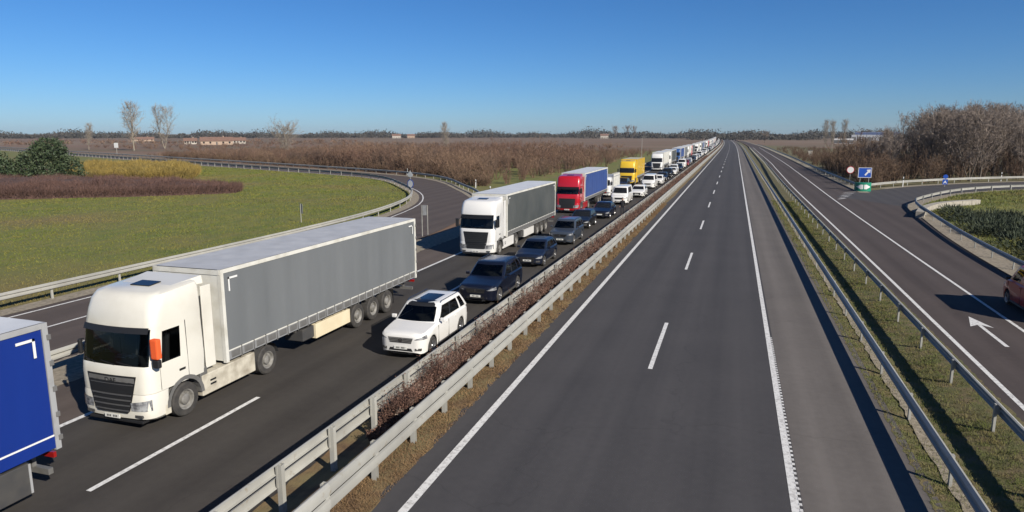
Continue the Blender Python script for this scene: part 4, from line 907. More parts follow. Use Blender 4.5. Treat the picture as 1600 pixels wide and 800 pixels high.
car('passenger_car', 'black off roader following the dark saloon', 'suv', (-11.8, 131, ZL), 'blackcar', 1)
car('passenger_van', 'red compact van driving up the slip road past the painted arrow', 'midvan', (13.33, 37.35, 0), 'redvan', 0, rotz=math.pi, cat='van', panel=True, mirror='black')
# far queue: trucks and cars to the bend
protoT = {}
def far_truck(y, paint, cur, style, lab):
    key = (paint, cur, style)
    x = LANE_T + off(y) + random.uniform(-.15, .15)
    if key not in protoT:
        protoT[key] = semi('semi_truck', lab, (x, y, ZL), paint, cur, 'frame_w', 'roofwhite', style, 2, gap=.45, group='trucks far back in the queue'); o = protoT[key]
    else:
        o = copy_tree(protoT[key]); o.location = (x, y, ZL); o['label'] = lab
    o.rotation_euler[2] = math.atan2(off(y) - off(y + 14), 14)
tk = [('white', 'frame_w', 'volvo', 'white truck with white trailer far back in the queue'), ('white', 'curt_dark', 'volvo', 'white truck with dark grey trailer far back in the queue'), ('blue_cab', 'curt_blue2', 'daf', 'blue truck with blue trailer far back in the queue'), ('white', 'curt_grey', 'scania', 'white truck with grey trailer far back in the queue'),
      ('white', 'frame_w', 'daf', 'white truck with white trailer far back in the queue'), ('red_cab', 'curt_dark', 'scania', 'red truck with dark grey trailer far back in the queue')]
y = 154.5; i = 0
while y < 980:
    far_truck(y, *tk[i % 6]); y += 16.6 + random.choice((3, 4, 6, 13, 24)); i += 1
protoC = {}
ck = [('hatch', 'white', 'small white car far back in the inner lane'), ('suv', 'white', 'white off roader far back in the inner lane'), ('sedan', 'navy', 'dark blue saloon far back in the inner lane'), ('van', 'white', 'white van far back in the inner lane'),
      ('hatch', 'redcar', 'dark red hatchback far back in the inner lane'), ('sedan', 'silver', 'silver saloon far back in the inner lane'), ('suv', 'blackcar', 'black off roader far back in the inner lane'), ('hatch', 'darkblue', 'dark blue hatchback far back in the inner lane')]
y = 140.0; order = [0, 1, 2, 0, 3, 4, 5, 0, 6, 2, 1, 7, 0, 5, 3]; i = 0
while y < 980:
    k = order[i % len(order)]; kind, p, lab = ck[k]; x = LANE_C + off(y) + random.uniform(-.25, .25)
    if k not in protoC: protoC[k] = car('passenger_van' if kind == 'van' else 'passenger_car', lab, kind, (x, y, ZL), p, 2, group='cars far back in the queue', cat='van' if kind == 'van' else 'car'); o = protoC[k]
    else: o = copy_tree(protoC[k]); o.location = (x, y, ZL)
    o.rotation_euler[2] = math.atan2(off(y) - off(y + 5), 5)
    y += CARS[kind]['L'] + random.uniform(2.2, 5.5); i += 1
# ------------------------------------------------------------------ vegetation
def nrm(a): return a / (np.linalg.norm(a, axis=-1, keepdims=True) + 1e-9)
def blades(P, D, L, Wd):
    """thin triangles from P along D"""
    n = len(P); D = nrm(D); s = nrm(np.cross(D, rng.normal(size=(n, 3)))) * (np.asarray(Wd) * np.ones(n))[:, None] * .5
    V = np.stack([P - s, P + s, P + D * (np.asarray(L) * np.ones(n))[:, None]], 1).reshape(-1, 3)
    return V, np.arange(3 * n).reshape(-1, 3)
def leaves(P, size, flat=0.0):
    n = len(P); a = nrm(rng.normal(size=(n, 3))); b = nrm(np.cross(a, rng.normal(size=(n, 3)))); sz = (size * rng.uniform(.6, 1.4, n))[:, None]
    V = np.stack([P - a * sz * .5, P + b * sz * .45, P + a * sz * .5], 1).reshape(-1, 3)
    return V, np.arange(3 * n).reshape(-1, 3)
def cat(parts):
    V, F, o = [], [], 0
    for v, f in parts: V.append(v); F.append(f + o); o += len(v)
    return np.concatenate(V), np.concatenate(F)
def shrub(h, spread, nstem=14, ntw=18, nsub=3, tw=.03):
    """bare shrub: stems fan from the base, each carrying twigs and sub twigs"""
    a = rng.uniform(0, 2 * np.pi, nstem); tilt = rng.uniform(.05, 1, nstem) ** .7 * spread / h
    D = nrm(np.stack([np.cos(a) * tilt, np.sin(a) * tilt, np.ones(nstem)], 1)); B = np.stack([np.cos(a), np.sin(a), 0 * a], 1) * rng.uniform(0, .25 * spread, nstem)[:, None]
    L = h * rng.uniform(.6, 1.05, nstem) * (1.1 - .35 * np.minimum(1, tilt))
    parts = [blades(B, D, L, tw * 3)]
    k = np.repeat(np.arange(nstem), ntw); f = rng.uniform(.18, .95, len(k))
    P = B[k] + D[k] * (L[k] * f)[:, None]; d = nrm(D[k] + rng.normal(size=(len(k), 3)) * .55 + np.array([0, 0, .15])); l = h * rng.uniform(.10, .26, len(k)) * (1.15 - .5 * f)
    parts.append(blades(P, d, l, tw * 1.3))
    k2 = np.repeat(np.arange(len(k)), nsub); f2 = rng.uniform(.2, .95, len(k2)); P2 = P[k2] + d[k2] * (l[k2] * f2)[:, None]
    d2 = nrm(d[k2] + rng.normal(size=(len(k2), 3)) * .6 + np.array([0, 0, .2])); parts.append(blades(P2, d2, l[k2] * rng.uniform(.35, .7, len(k2)), tw))
    return cat(parts)
def scatter(variants, pos, sc, rot=None):
    parts = []; pos = np.asarray(pos, float); n = len(pos)
    for i in range(n):
        V, F = variants[i % len(variants)]; a = rng.uniform(0, 6.28); c, s_ = math.cos(a), math.sin(a)
        q = V * np.asarray(sc[i]); q = np.stack([q[:, 0] * c - q[:, 1] * s_, q[:, 0] * s_ + q[:, 1] * c, q[:, 2]], 1) + pos[i]; parts.append((q, F))
    return cat(parts)
def stuff(name, VF, m, label, catg): return tag(put(name, npmesh(name, *VF), m), label, catg, kind='stuff')
def bare_tree(h, cw, seed, base=.22, up=.75, nl=30, tw=.03, nsub=7, ntw=7, stems=1, peak=.45):
    """trunk(s) tapering to the top, limbs curving upward from `base` on, sub branches and twigs"""
    rr = random.Random(seed); tb = MB(); BP, BD, BL_ = [], [], []
    for st_ in range(stems):
        lean = Vector((rr.gauss(0, .05) + (.25 if stems > 1 else 0) * math.cos(st_ * 6.28 / stems), rr.gauss(0, .05) + (.25 if stems > 1 else 0) * math.sin(st_ * 6.28 / stems), 1))
        H_ = h * rr.uniform(.86, .94); path = [Vector((0, 0, -.3))]
        for k in range(6):
            lean = (lean + Vector((rr.gauss(0, .05), rr.gauss(0, .05), .12))).normalized(); path.append(path[-1] + lean * H_ / 6)
        r0 = (h * .013 + .03) / stems ** .4; rad = [r0 * (1 - .92 * k / 6) for k in range(7)]
        for k in range(6): tb.tube(path[k], path[k + 1], rad[k], rad[k + 1], 7, False)
        for q in range(nl // stems):
            f = base + (1 - base) * ((q + rr.random()) / (nl // stems)); g = f * 6; k = min(5, int(g)); p = path[k].lerp(path[k + 1], g - k)
            x = (f - base) / (1 - base); prof = max(.22, 1 - (abs(x - peak) / (peak if x < peak else 1 - peak)) ** 2 * .8)
            L = cw * prof * rr.uniform(.7, 1.25); a = rr.uniform(0, 6.28); d = (Vector((math.cos(a), math.sin(a), 0)) + Vector((0, 0, up * rr.uniform(.5, 1.3)))).normalized(); r = max(.012, rad[k] * .42)
            for e in range(3):
                d = (d + Vector((rr.gauss(0, .15), rr.gauss(0, .15), .22 * up))).normalized(); p2 = p + d * L / 3; tb.tube(p, p2, r * (1 - .3 * e), r * (.7 - .3 * e) + .004, 4, False)
                for _ in range(nsub // 3 + (e == 2)): BP.append(p.lerp(p2, rr.random())); BD.append(d); BL_.append(L)
                p = p2
    P = np.array(BP); D = np.array(BD); Ln = np.array(BL_)
    d1 = nrm(D + rng.normal(size=P.shape) * .5 + np.array([0, 0, .25 * up])); l1 = (Ln * .25 + h * .05) * rng.uniform(.6, 1.3, len(P)); parts = [blades(P, d1, l1, tw * 2.2)]
    k = np.repeat(np.arange(len(P)), ntw); p2 = P[k] + d1[k] * (l1[k] * rng.uniform(.15, 1, len(k)))[:, None]; d2 = nrm(d1[k] + rng.normal(size=p2.shape) * .6 + np.array([0, 0, .2])); l2 = l1[k] * rng.uniform(.3, .6, len(k)); parts.append(blades(p2, d2, l2, tw * 1.2))
    k = np.repeat(np.arange(len(p2)), 2); p3 = p2[k] + d2[k] * (l2[k] * rng.uniform(.2, .9, len(k)))[:, None]; parts.append(blades(p3, nrm(d2[k] + rng.normal(size=p3.shape) * .6 + np.array([0, 0, .15])), l2[k] * .6, tw))
    V, F = cat(parts); sc_ = h / V[:, 2].max(); tb.v = [(x * sc_, y * sc_, z * sc_) for x, y, z in tb.v]
    return tb, (V * sc_, F)
def tree_proto(*a, trunk='bark', crown='twig', **k):
    tb, vf = bare_tree(*a, **k); tm_ = tb.mesh('trunk', smooth=70); tm_.materials.append(M[trunk]); cm_ = npmesh('crown', *vf); cm_.materials.append(M[crown]); return tm_, cm_
def tree(name, label, proto, loc, s=1, group=None, sx=None, catg='tree'):
    t = thing(name, label, catg, loc, random.uniform(0, 6.28), group); t.scale = (s * (sx or 1), s * (sx or 1), s)
    put('trunk', proto[0], None, t); put('crown', proto[1], None, t); return t

# grove of bare trees on the right, behind the branch road
protos = [tree_proto(12.6, 3.8, 31 + i, base=.16, up=1.0, nl=38, tw=.040, stems=1 + i % 3, peak=.5) for i in range(6)]
BLx = np.array(BL)
def behind_branch(x): return float(np.interp(x, BLx[:, 0], BLx[:, 1]))
pts = []; tries = 0
while len(pts) < 74 and tries < 4000:
    tries += 1; x = random.uniform(24, 82); d = random.uniform(5, 46); y = behind_branch(x) + d + (9 if x < 32 else 0)
    if all((x - a) ** 2 + (y - b) ** 2 > 9 for a, b in pts): pts.append((x, y))
for i, (x, y) in enumerate(pts):
    az = math.degrees(math.atan2(x, y)); edge = np.interp(az, [9.5, 10.6, 12, 14, 17.4, 19.5, 23], [.5, .62, .86, 1.0, .98, .88, .78]) * np.interp(math.hypot(x, y), [135, 190], [.95, 1.15])
    tree('bare_tree', 'bare brown tree in the dense wood beyond the branch road', protos[i % 6], (x, y, -.02), (1.0 + .12 * random.random()) * edge, 'bare trees of the wood', sx=1.05)
SH = [shrub(5, 2.6, 12, 15, 3, .04) for _ in range(6)]; SHs = [shrub(2.6, 2.0, 14, 12, 2, .035) for _ in range(5)]
pos = []; sc = []
for _ in range(200):
    x = random.uniform(22, 90); d_ = random.uniform(5, 52); y = behind_branch(x) + d_; pos.append((x, y, 0)); s = random.uniform(.45, .95) * (1 + d_ / 50); sc.append((s, s, s))
stuff('undergrowth', scatter(SH, pos, sc), 'twig_dark', 'brown undergrowth of bare shrubs beneath the wood', 'undergrowth')
pos, sc = [], []
for _ in range(330):
    y = 108 + 300 * random.random() ** 1.5; d = random.random()
    if y < 150 and (19.0 + d * (4 + .10 * (y - 105))) > 17 and y < behind_branch(19.0 + d * (4 + .10 * (y - 105)) + 1.0) + 4.5: continue
    x = 19.0 + d * (4 + .10 * (y - 105)) + (1.0 if y < 118 else 0); s = random.uniform(.55, 1.05) * np.interp(y, [105, 125, 180, 260, 400], [.7, .95, .85, .55, .40])
    pos.append((x + off(y), y, 0)); sc.append((s * 1.1, s * 1.1, s))
stuff('roadside_shrubs', scatter(SH, pos, sc), 'twig_dark', 'row of bare brown shrubs along the far slip road behind the blue sign', 'shrubs')

# brown scrub beyond the left slip road
oX = np.array(offset_path(pout, 0)); o_ = np.argsort(oX[:, 0]); lox, loy = oX[o_, 0], oX[o_, 1]
def beyond(x): return float(np.interp(x, lox, loy))
pos, sc, pos2, sc2 = [], [], [], []
while len(pos) < 760:
    x = -34 - 170 * random.random() ** 1.15; d = 7 + 85 * random.random() ** 1.6; y = beyond(x) + d
    if x > -60 and y < 105: continue
    if x > -44 and random.random() < .3: continue
    if y > 330: continue
    h = np.interp(x, [-205, -150, -110, -70, -45, -34], [.42, .66, .9, 1.04, 1.06, .6]) * (.86 + .2 * math.sin(x * .11 + 2) * math.sin(y * .07)); s = random.uniform(.75, 1.15) * h * 1.18
    pos.append((x, y, ZL)); sc.append((s * 1.15, s * 1.15, s))
for _ in range(260):
    y = 150 + 150 * random.random(); x = -30 - random.random() * 34; s = random.uniform(.6, 1.1) * np.interp(y, [120, 200, 300], [1.0, .8, .5]); pos.append((x, y, ZL)); sc.append((s * 1.1, s * 1.1, s))
stuff('scrub', scatter(SH, pos, sc), 'twig_red', 'broad belt of bare red brown scrub beyond the left slip road', 'scrub')
for _ in range(420):
    x = -33 - 150 * random.random() ** 1.2; y = beyond(x) + random.uniform(3.5, 11); s = random.uniform(.55, 1.1)
    if x > -45 and y < 100: continue
    pos2.append((x, y, ZL)); sc2.append((s * 1.2, s * 1.2, s))
stuff('low_scrub', scatter(SHs, pos2, sc2), 'twig_dark', 'low dark brown bushes lining the outer side of the left slip road', 'bushes')

pos, sc = [], []
while len(pos) < 520:
    x = -60 - 330 * random.random(); d = 50 + 260 * random.random() ** 1.2; y = beyond(x) + d
    s = random.uniform(.5, .95) * (.8 if x > -200 else .55); pos.append((x, y, ZL)); sc.append((s * 1.9, s * 1.9, s))
stuff('far_scrub', scatter(SHs, pos, [(a * 1.6, b * 1.6, c * 1.9) for a, b, c in sc]), 'twig_red', 'scattered warm brown scrub on the fields behind the thick scrub belt', 'scrub')

# free standing bare trees
pale = [tree_proto(22, (7.4, 6.2, 5.0)[i], 101 + i, trunk='bark_pale', crown='twig_pale', base=.16, up=1.25, nl=52, tw=.045, nsub=7, ntw=7, peak=.42, stems=1 + (i == 1)) for i in range(3)]
wide = tree_proto(14, 7.2, 140, trunk='bark_pale', crown='twig_pale', base=.2, up=.9, nl=46, tw=.045, nsub=7, ntw=7, peak=.5, stems=2)
tree('poplar_tree', 'tall pale bare poplar, larger of the pair behind the evergreen bushes', pale[0], (-283, 270, ZL), 1.16, sx=1.15)
tree('poplar_tree', 'tall pale bare poplar standing nearer the terracotta house', pale[1], (-300, 307, ZL), 1.17, sx=1.15)
tree('poplar_tree', 'small slender bare tree beside the tall poplars', pale[2], (-318, 275, ZL), .66)
tree('bare_tree', 'broad pale bare tree rising out of the red brown scrub', wide, (-150, 208, ZL), 1.12, sx=1.3)
tree('bare_tree', 'thin bare treetop above the middle of the scrub', pale[2], (-112, 262, ZL), .62)
for k, (x, y) in enumerate(((46, 402), (50, 409), (54, 398))):
    tree('poplar_tree', 'slim bare poplar in the far trio beyond the slip road', pale[k], (x, y, 0), .74, 'far trio of poplars', sx=.8)
protoF = tree_proto(14, 5.0, 160, trunk='bark', crown='twig', base=.2, up=.9, nl=34, tw=.14, nsub=5, ntw=5, peak=.5)
for k, (x, y, s) in enumerate(((-188, 1150, 1.7), (-172, 1160, 1.75), (-158, 1150, 1.7))):
    tree('bare_tree', 'dark far tree of the clump on the horizon above the scrub', protoF, (x, y, ZL), s, 'clump of trees on the horizon')
tree('bare_tree', 'solitary bushy tree far off at the roadside bend', protoF, (27 + off(640), 640, 0), .85, sx=1.3)

# evergreen bushes, maroon and yellow shrub beds on the left lawn
def ever_cloud(lobes, n, size):
    P = []
    for (cx, cy, cz, rx, ry, rz), wgt in lobes:
        k = int(n * wgt); d = nrm(rng.normal(size=(k, 3))); r = rng.uniform(.55, 1.06, k) ** .5
        lump = 1 + .16 * np.sin(d[:, 0] * 7 + cx) * np.cos(d[:, 2] * 8 + cy) + .1 * np.sin(d[:, 1] * 13)
        P.append(d * (r * lump)[:, None] * np.array([rx, ry, rz]) + np.array([cx, cy, cz]))
    P = np.concatenate(P); return leaves(P[P[:, 2] > .1], size)
def bush(label, loc, lobes, n, size, m):
    t = thing('evergreen_bush', label, 'bush', loc)
    put('crown', npmesh('crown', *ever_cloud(lobes, n, size)), m, t)
    tb = MB(); [tb.tube((0, 0, -.2), (a, b, 3.0), .14, .05, 6) for a, b in ((.5, .2), (-.6, .3), (.1, -.5))]; tb.build('trunk', 'bark', t)
bush('large dark evergreen bush with a pointed top behind the maroon bed', (-107.5, 85.0, ZL), [((0, 0, 3.3, 3.6, 3.3, 3.3), .40), ((.6, 0, 5.6, 2.6, 2.3, 1.9), .2), ((2.4, 1.6, 2.2, 2.3, 2.3, 2.3), .2), ((-2.0, -1.6, 2.6, 2.0, 2.0, 2.5), .2)], 9000, .42, 'ever')
bush('lower dark evergreen bush left of the pointed one', (-113.0, 80.0, ZL), [((0, 0, 2.4, 2.6, 2.6, 2.9), .5), ((1.6, 1.2, 1.8, 1.8, 1.8, 1.9), .25), ((-2.2, -1.8, 2.2, 2.2, 2.2, 2.4), .25)], 7000, .42, 'ever')
def bed(name, label, outline, h, n, m, core, catg, tw=.05, var=.25):
    """shrub bed: an inner mound and thousands of upright twigs over it"""
    O = np.array(outline, float); c = O.mean(0); mb = MB(); rings = []
    for k, z in ((1.0, 0), (.97, h * .26), (.90, h * .42), (.76, h * .60), (.5, h * .78), (.02, h * .84)):
        rings.append([(c[0] + (p[0] - c[0]) * k, c[1] + (p[1] - c[1]) * k, ZL + z * (1 + .12 * math.sin(i * 1.7 + k * 9))) for i, p in enumerate(O)])
    N = len(O)
    mb.add([p for r in rings for p in r], [(a * N + i, a * N + (i + 1) % N, (a + 1) * N + (i + 1) % N, (a + 1) * N + i) for a in range(len(rings) - 1) for i in range(N)])
    t = thing(name, label, catg, (float(c[0]), float(c[1]), ZL)); co = mb.build('inner_brush', core, None, smooth=70); co.parent = t; co.location = (-c[0], -c[1], -ZL)
    tri = rng.integers(0, N, n); u = np.sqrt(rng.uniform(0, 1, n)); v = rng.uniform(0, 1, n); e = O[tri] * (1 - v)[:, None] + O[(tri + 1) % N] * v[:, None]
    q = c + (e - c) * u[:, None]; hh = h * rng.uniform(1 - var, 1 + var * .4, n) * (1 - .38 * u ** 5) * (.90 + .13 * np.sin(q[:, 0] * .62 + 1) * np.sin(q[:, 1] * .55) + .07 * np.sin(q[:, 0] * 1.9 + q[:, 1] * 1.3))
    P = np.concatenate([q, np.full((n, 1), ZL + .0) + (hh * .45)[:, None]], 1); D = nrm(np.concatenate([rng.normal(size=(n, 2)) * .35 + (e - c) / np.linalg.norm(e - c, axis=1)[:, None] * (u ** 8)[:, None] * .6, np.ones((n, 1))], 1))
    parts = [blades(P, D, hh * .6, tw)]
    for _ in range(2):
        parts.append(blades(P + D * (hh * rng.uniform(.1, .5, n))[:, None], nrm(D + rng.normal(size=(n, 3)) * .5), hh * .3, tw * .8))
    m2 = n // 2; tri = rng.integers(0, N, m2); v = rng.uniform(0, 1, m2); e = O[tri] * (1 - v)[:, None] + O[(tri + 1) % N] * v[:, None]; o_ = (e - c) / np.linalg.norm(e - c, axis=1)[:, None]
    P = np.concatenate([e + o_ * rng.uniform(-.5, .15, m2)[:, None], (ZL + h * rng.uniform(0, .4, m2))[:, None]], 1); D = np.concatenate([o_ * rng.uniform(.1, .9, m2)[:, None] + rng.normal(size=(m2, 2)) * .35, np.ones((m2, 1))], 1)
    parts.append(blades(P, D, h * rng.uniform(.25, .5, m2), tw))
    V, F = cat(parts); cr = put('twigs', npmesh('twigs', V - np.array([c[0], c[1], ZL]), F), m, t); cr['kind'] = 'stuff'; return t
ell = lambda cx, cy, a, b, rot, n=44: [(cx + a * math.cos(q) * math.cos(rot) - b * math.sin(q) * math.sin(rot), cy + a * math.cos(q) * math.sin(rot) + b * math.sin(q) * math.cos(rot)) for q in [2 * math.pi * i / n for i in range(n)]]
def dense(pts, n=48): return [tuple(p) for p in even(smooth_path(pts + [pts[0]], 2), n + 1)[:-1]]
bed('shrub_bed', 'broad low maroon shrub bed on the left lawn', dense([(-112, 46), (-100, 53.5), (-87, 61.5), (-77, 68.0), (-70.5, 73.0), (-65.0, 79.5), (-69, 82), (-79, 84), (-89, 82.5), (-104, 76), (-122, 66), (-128, 55)]), 2.25, 34000, 'twig_maroon', 'hedge_core', 'shrub bed', tw=.06, var=.14)
bed('shrub_bed', 'yellow flowering shrub bed behind the maroon one', dense([(-106, 90), (-99, 92.5), (-92.5, 97.5), (-97, 106), (-109, 118.5), (-123, 118.5), (-133, 110.5), (-122, 100)]), 2.75, 22000, 'yellow_twig', 'yellow_core', 'shrub bed', tw=.10, var=.22)

# dry hedge in the median
def median_y(n, y0, y1, pw): return y0 + (y1 - y0) * rng.uniform(0, 1, n) ** pw
n = 60000; yy = median_y(n, 14.9, 230, 2.5); lump = .78 + .22 * np.sin(yy * 2.1) * np.sin(yy * .73 + 1) + .1 * np.sin(yy * 5.3)
ox = np.array([off(v) for v in yy]); rise = np.clip((yy - 15.1) / .8, .3, 1)
xx = -8.14 + np.clip(rng.normal(size=n) * .25, -.55, .42); base = np.interp(xx, [-8.9, -7.6], [-.2, 0]); hh = lump * rise * rng.uniform(.45, 1.12, n) * 1.34
P = np.stack([xx + ox, yy, base + hh * rng.uniform(.05, .6, n)], 1); D = nrm(np.stack([rng.normal(size=n) * .4 + (xx + 8.16) * .6, rng.normal(size=n) * .4, np.ones(n)], 1)); wide_ = np.interp(yy, [15, 60, 230], [.010, .022, .06])
parts = [blades(P, D, hh * .5, wide_)]
k = np.repeat(np.arange(n), 4); lp = P[k] + D[k] * (hh[k] * .5 * rng.uniform(.1, 1.05, len(k)))[:, None] + rng.normal(size=(len(k), 3)) * .03
parts.append(leaves(lp, np.interp(yy[k], [15, 60, 230], [.056, .09, .2])))
stuff('median_hedge', cat(parts), 'median_leaf', 'dry reddish brown hedge growing between the two median rails', 'hedge')
n = 9000; yy = 230 + 900 * rng.uniform(0, 1, n); ox = np.array([off(v) for v in yy])
stuff('median_hedge', leaves(np.stack([-8.15 + ox + rng.normal(size=n) * .2, yy, rng.uniform(-.1, .7, n)], 1), .35), 'median_leaf', 'far end of the dry hedge running on to the bend', 'hedge')

# grass: verges near the camera, dry grass in the median, lawn
def turf(n, x, y, z, h, wd, lean=.5):
    P = np.stack([x, y, z], 1); D = nrm(np.stack([rng.normal(size=n) * lean, rng.normal(size=n) * lean, np.ones(n)], 1)); return blades(P, D, h, wd)
def patchy(x, y): return .5 + .25 * np.sin(x * 2.3 + 1.1 * np.sin(y * .9)) + .25 * np.sin(y * 1.37 + 2 * np.sin(x * 1.7))
n = 120000; y = 12 + 75 * rng.uniform(0, 1, n) ** 1.8; x = rng.uniform(4.45, 7.85, n); keep = rng.uniform(0, 1, n) < .35 + .65 * patchy(x, y); x, y = x[keep], y[keep]; n = len(x)
stuff('verge_grass', turf(n, x, y, verge_z(x) - .01, rng.uniform(.04, .14, n) * (.6 + .7 * patchy(x * 1.3, y * .7)), np.interp(y, [12, 87], [.012, .04]), .7), 'grass_a', 'rough green and straw grass between the two low guard rails', 'grass')
n = 60000; y = 9 + 70 * rng.uniform(0, 1, n) ** 1.8; x = rng.uniform(-7.7, -6.85, n); keep = rng.uniform(0, 1, n) < .25 + .75 * patchy(x * 2, y * 2); x, y = x[keep], y[keep]; n = len(x)
stuff('dry_grass', turf(n, x, y, np.full(n, .008), rng.uniform(.03, .12, n), np.interp(y, [9, 80], [.012, .04]), .9), 'dry_a', 'short brown dry grass under the median rail beside the empty carriageway', 'grass')
n = 260000; y = 15 + 125 * rng.uniform(0, 1, n) ** 1.1; x = -32.2 - 100 * rng.uniform(0, 1, n) ** 1.3
xin = np.interp(y, [p[1] for p in pin if p[1] < 145], [p[0] for p in pin if p[1] < 145]) - 1.0; keep = x < xin; x, y = x[keep], y[keep]; n = len(x)
stuff('lawn_grass', turf(n, x, y, np.full(n, ZL), rng.uniform(.05, .17, n) * (.6 + .8 * patchy(x * .23, y * .3)), np.interp(np.hypot(x, y), [35, 160], [.03, .14]), .8), 'grass_l', 'short mown grass of the big left lawn', 'grass')
n = 60000; x = rng.uniform(16.6, 60, n); y = rng.uniform(42, 118, n); kx = np.array(offset_path(kr, 1.6)); xin = np.interp(y, kx[:, 1], kx[:, 0]); keep = x > xin; x, y = x[keep], y[keep]; n = len(x)
stuff('bank_grass', turf(n, x, y, np.full(n, .06), rng.uniform(.12, .45, n), .06, .8), 'grass_l', 'grass on the bank inside the curved guard rail', 'grass')
# dark juniper ground cover on the right bank
P = []
while len(P) < 150:
    x = random.uniform(16.5, 36); y = random.uniform(42, 78)
    e_ = x - float(np.interp(y, kx[:, 1], kx[:, 0])); 
    if 1.0 < e_ < np.interp(y, [40, 52, 66, 78], [17, 13, 8, 1.2]) + 1.2 * math.sin(y * .9): P.append((x, y))
parts = []
for x, y in P:
    k = 420; r = random.uniform(.9, 1.7); d = nrm(rng.normal(size=(k, 3))); q = d * rng.uniform(.5, 1, k)[:, None] * np.array([r, r, r * .55]) + np.array([x, y, .15 + r * .1]); parts.append(blades(q, nrm(d + np.array([0, 0, .5])), .28, .07))
stuff('juniper_cover', cat(parts), 'juniper', 'dark green juniper ground cover on the right grass bank', 'shrubs')
cg = MB(); cp = [np.array(p) for p in ((16.9, 72.5), (18.6, 78), (21.5, 83.5), (26, 88))]; cp = smooth_path(cp, 1.5); ca, cb_ = offset_path(cp, -.35), offset_path(cp, .35)
for i in range(len(cp) - 1):
    g = MB(); a, b, c_, d = ca[i], cb_[i], cb_[i + 1] * .97 + cb_[i] * .03, ca[i + 1] * .97 + ca[i] * .03
    cg.hexa([(*a, -.4), (*b, -.4), (*c_, -.4), (*d, -.4), (*a, .62), (*b, .62), (*c_, .62), (*d, .62)])
tag(cg.build('drain_kerb', 'concrete'), 'pale concrete drain kerb above the juniper cover', 'kerb')

# distant woods along the horizon
def far_wood(az0, az1, dist, n, h, m, label, gap=.0):
    P = []
    for i in range(n):
        a = R(az0 + (az1 - az0) * rng.uniform()); d = dist * rng.uniform(.92, 1.08); hh = h * rng.uniform(.55, 1.1) * (.75 + .35 * math.sin(a * 23) * math.sin(a * 61 + 1)); k = 46
        q = rng.normal(size=(k, 3)) * np.array([hh * .45, hh * .45, hh * .24]) + np.array([d * math.sin(a), d * math.cos(a), hh * .45]); q[:, 2] = np.clip(q[:, 2], 0, hh * 1.05); P.append(q)
    P = np.concatenate(P); stuff('distant_wood', leaves(P, h * .22), m, label, 'wood')
far_wood(-62, -12, 1500, 900, 16, 'farwood', 'dark line of woods on the horizon left of the motorway')
far_wood(-12, 40, 1350, 900, 17, 'farwood', 'dark line of woods on the horizon right of the motorway')
far_wood(-3.5, 6, 1000, 160, 11, 'farwood', 'brown wood where the motorway vanishes in the bend')
far_wood(-60, -30, 650, 120, 5, 'twig_red', 'low brown bushes across the far left fields')
# ------------------------------------------------------------------ signs, markers, person, far buildings
def post(mb, x, y, z0, z1, r=.035): return mb.tube((x, y, z0), (x, y, z1), r, n=8)
def disc(mb, c, r, th, n=24):   # disc facing -Y
    p = [(c[0] + r * math.cos(2 * math.pi * i / n), c[2] + r * math.sin(2 * math.pi * i / n)) for i in range(n)]; return mb.prism(p, 'y', c[1], c[1] + th)
t = thing('road_sign', 'blue rectangular direction sign with white arrow above the green nose marker', 'road sign', (17.55, 106.6, 0))
m_ = MB(); m_.box(-.85, .85, 0, .05, 1.75, 3.15); b_ = m_.build('panel', 'sign_blue', t)
m_ = MB(); [m_.box(a, b, -.006, -.001, c, d) for a, b, c, d in ((-.85, .85, 1.75, 1.81), (-.85, .85, 3.09, 3.15), (-.85, -.79, 1.81, 3.09), (.79, .85, 1.81, 3.09))]; m_.build('border', 'sign_white', b_)
m_ = MB(); m_.prism([(-.05, 2.15), (.12, 2.02), (.5, 2.5), (.66, 2.36), (.7, 2.9), (.18, 2.84), (.34, 2.66)], 'y', -.008, -.001); m_.build('arrow_symbol', 'sign_white', b_)
for s in (-.55, .55): m_ = MB(); post(m_, s, .09, -.2, 3.0, .05); m_.build('post', 'steel', t)
t = thing('nose_marker', 'green rounded gore nose marker with white double arrow', 'road sign', (17.15, 104.2, 0))
m_ = MB(); n = 18
rows = [[(1.05 * math.cos(math.pi + math.pi * i / n), .75 * math.sin(math.pi + math.pi * i / n) + .75, z) for i in range(n + 1)] for z in (-.1, .1, 1.15, 1.2)]
m_.grid(rows); m_.add(rows[-1], [tuple(range(n + 1))]); b_ = m_.build('shell', 'sign_green', t, smooth=50)
m_ = MB(); f = lambda x: .75 - .75 * math.sqrt(max(0, 1 - (x / 1.05) ** 2)) - .012
for s in (1, -1):
    xs_ = [.06 + .82 * k / 9 for k in range(10)]; hz = [.50 * (1 - (q - .06) / .82) if q > .30 else .30 if q < .28 else .5 * (1 - .24 / .82) for q in xs_]
    m_.grid([[(s * q, f(q), .62 - a), (s * q, f(q), .62 + a)] for q, a in zip(xs_, hz)])
m_.build('arrow_symbol', 'sign_white', b_)
t = thing('road_sign', 'round white sign with red rim on a post by the far slip road', 'road sign', (17.45, 118.5, 0))
m_ = MB(); post(m_, 0, .06, -.2, 2.6); m_.build('post', 'steel', t); m_ = MB(); disc(m_, (0, 0, 2.25), .55, .02); b_ = m_.build('panel', 'sign_red', t); m_ = MB(); disc(m_, (0, -.004, 2.25), .47, .003); m_.build('face', 'sign_white', b_)
t = thing('road_sign', 'small blue sign stack standing between branch road guard rails', 'road sign', (30.2, 117.3, 0))
m_ = MB(); post(m_, 0, .06, -.2, 1.75); m_.build('post', 'steel', t); m_ = MB(); disc(m_, (0, 0, 1.5), .32, .02); m_.build('round_panel', 'sign_blue', t); m_ = MB(); m_.box(-.34, .34, 0, .02, .35, 1.1); p_ = m_.build('panel', 'sign_blue', t)
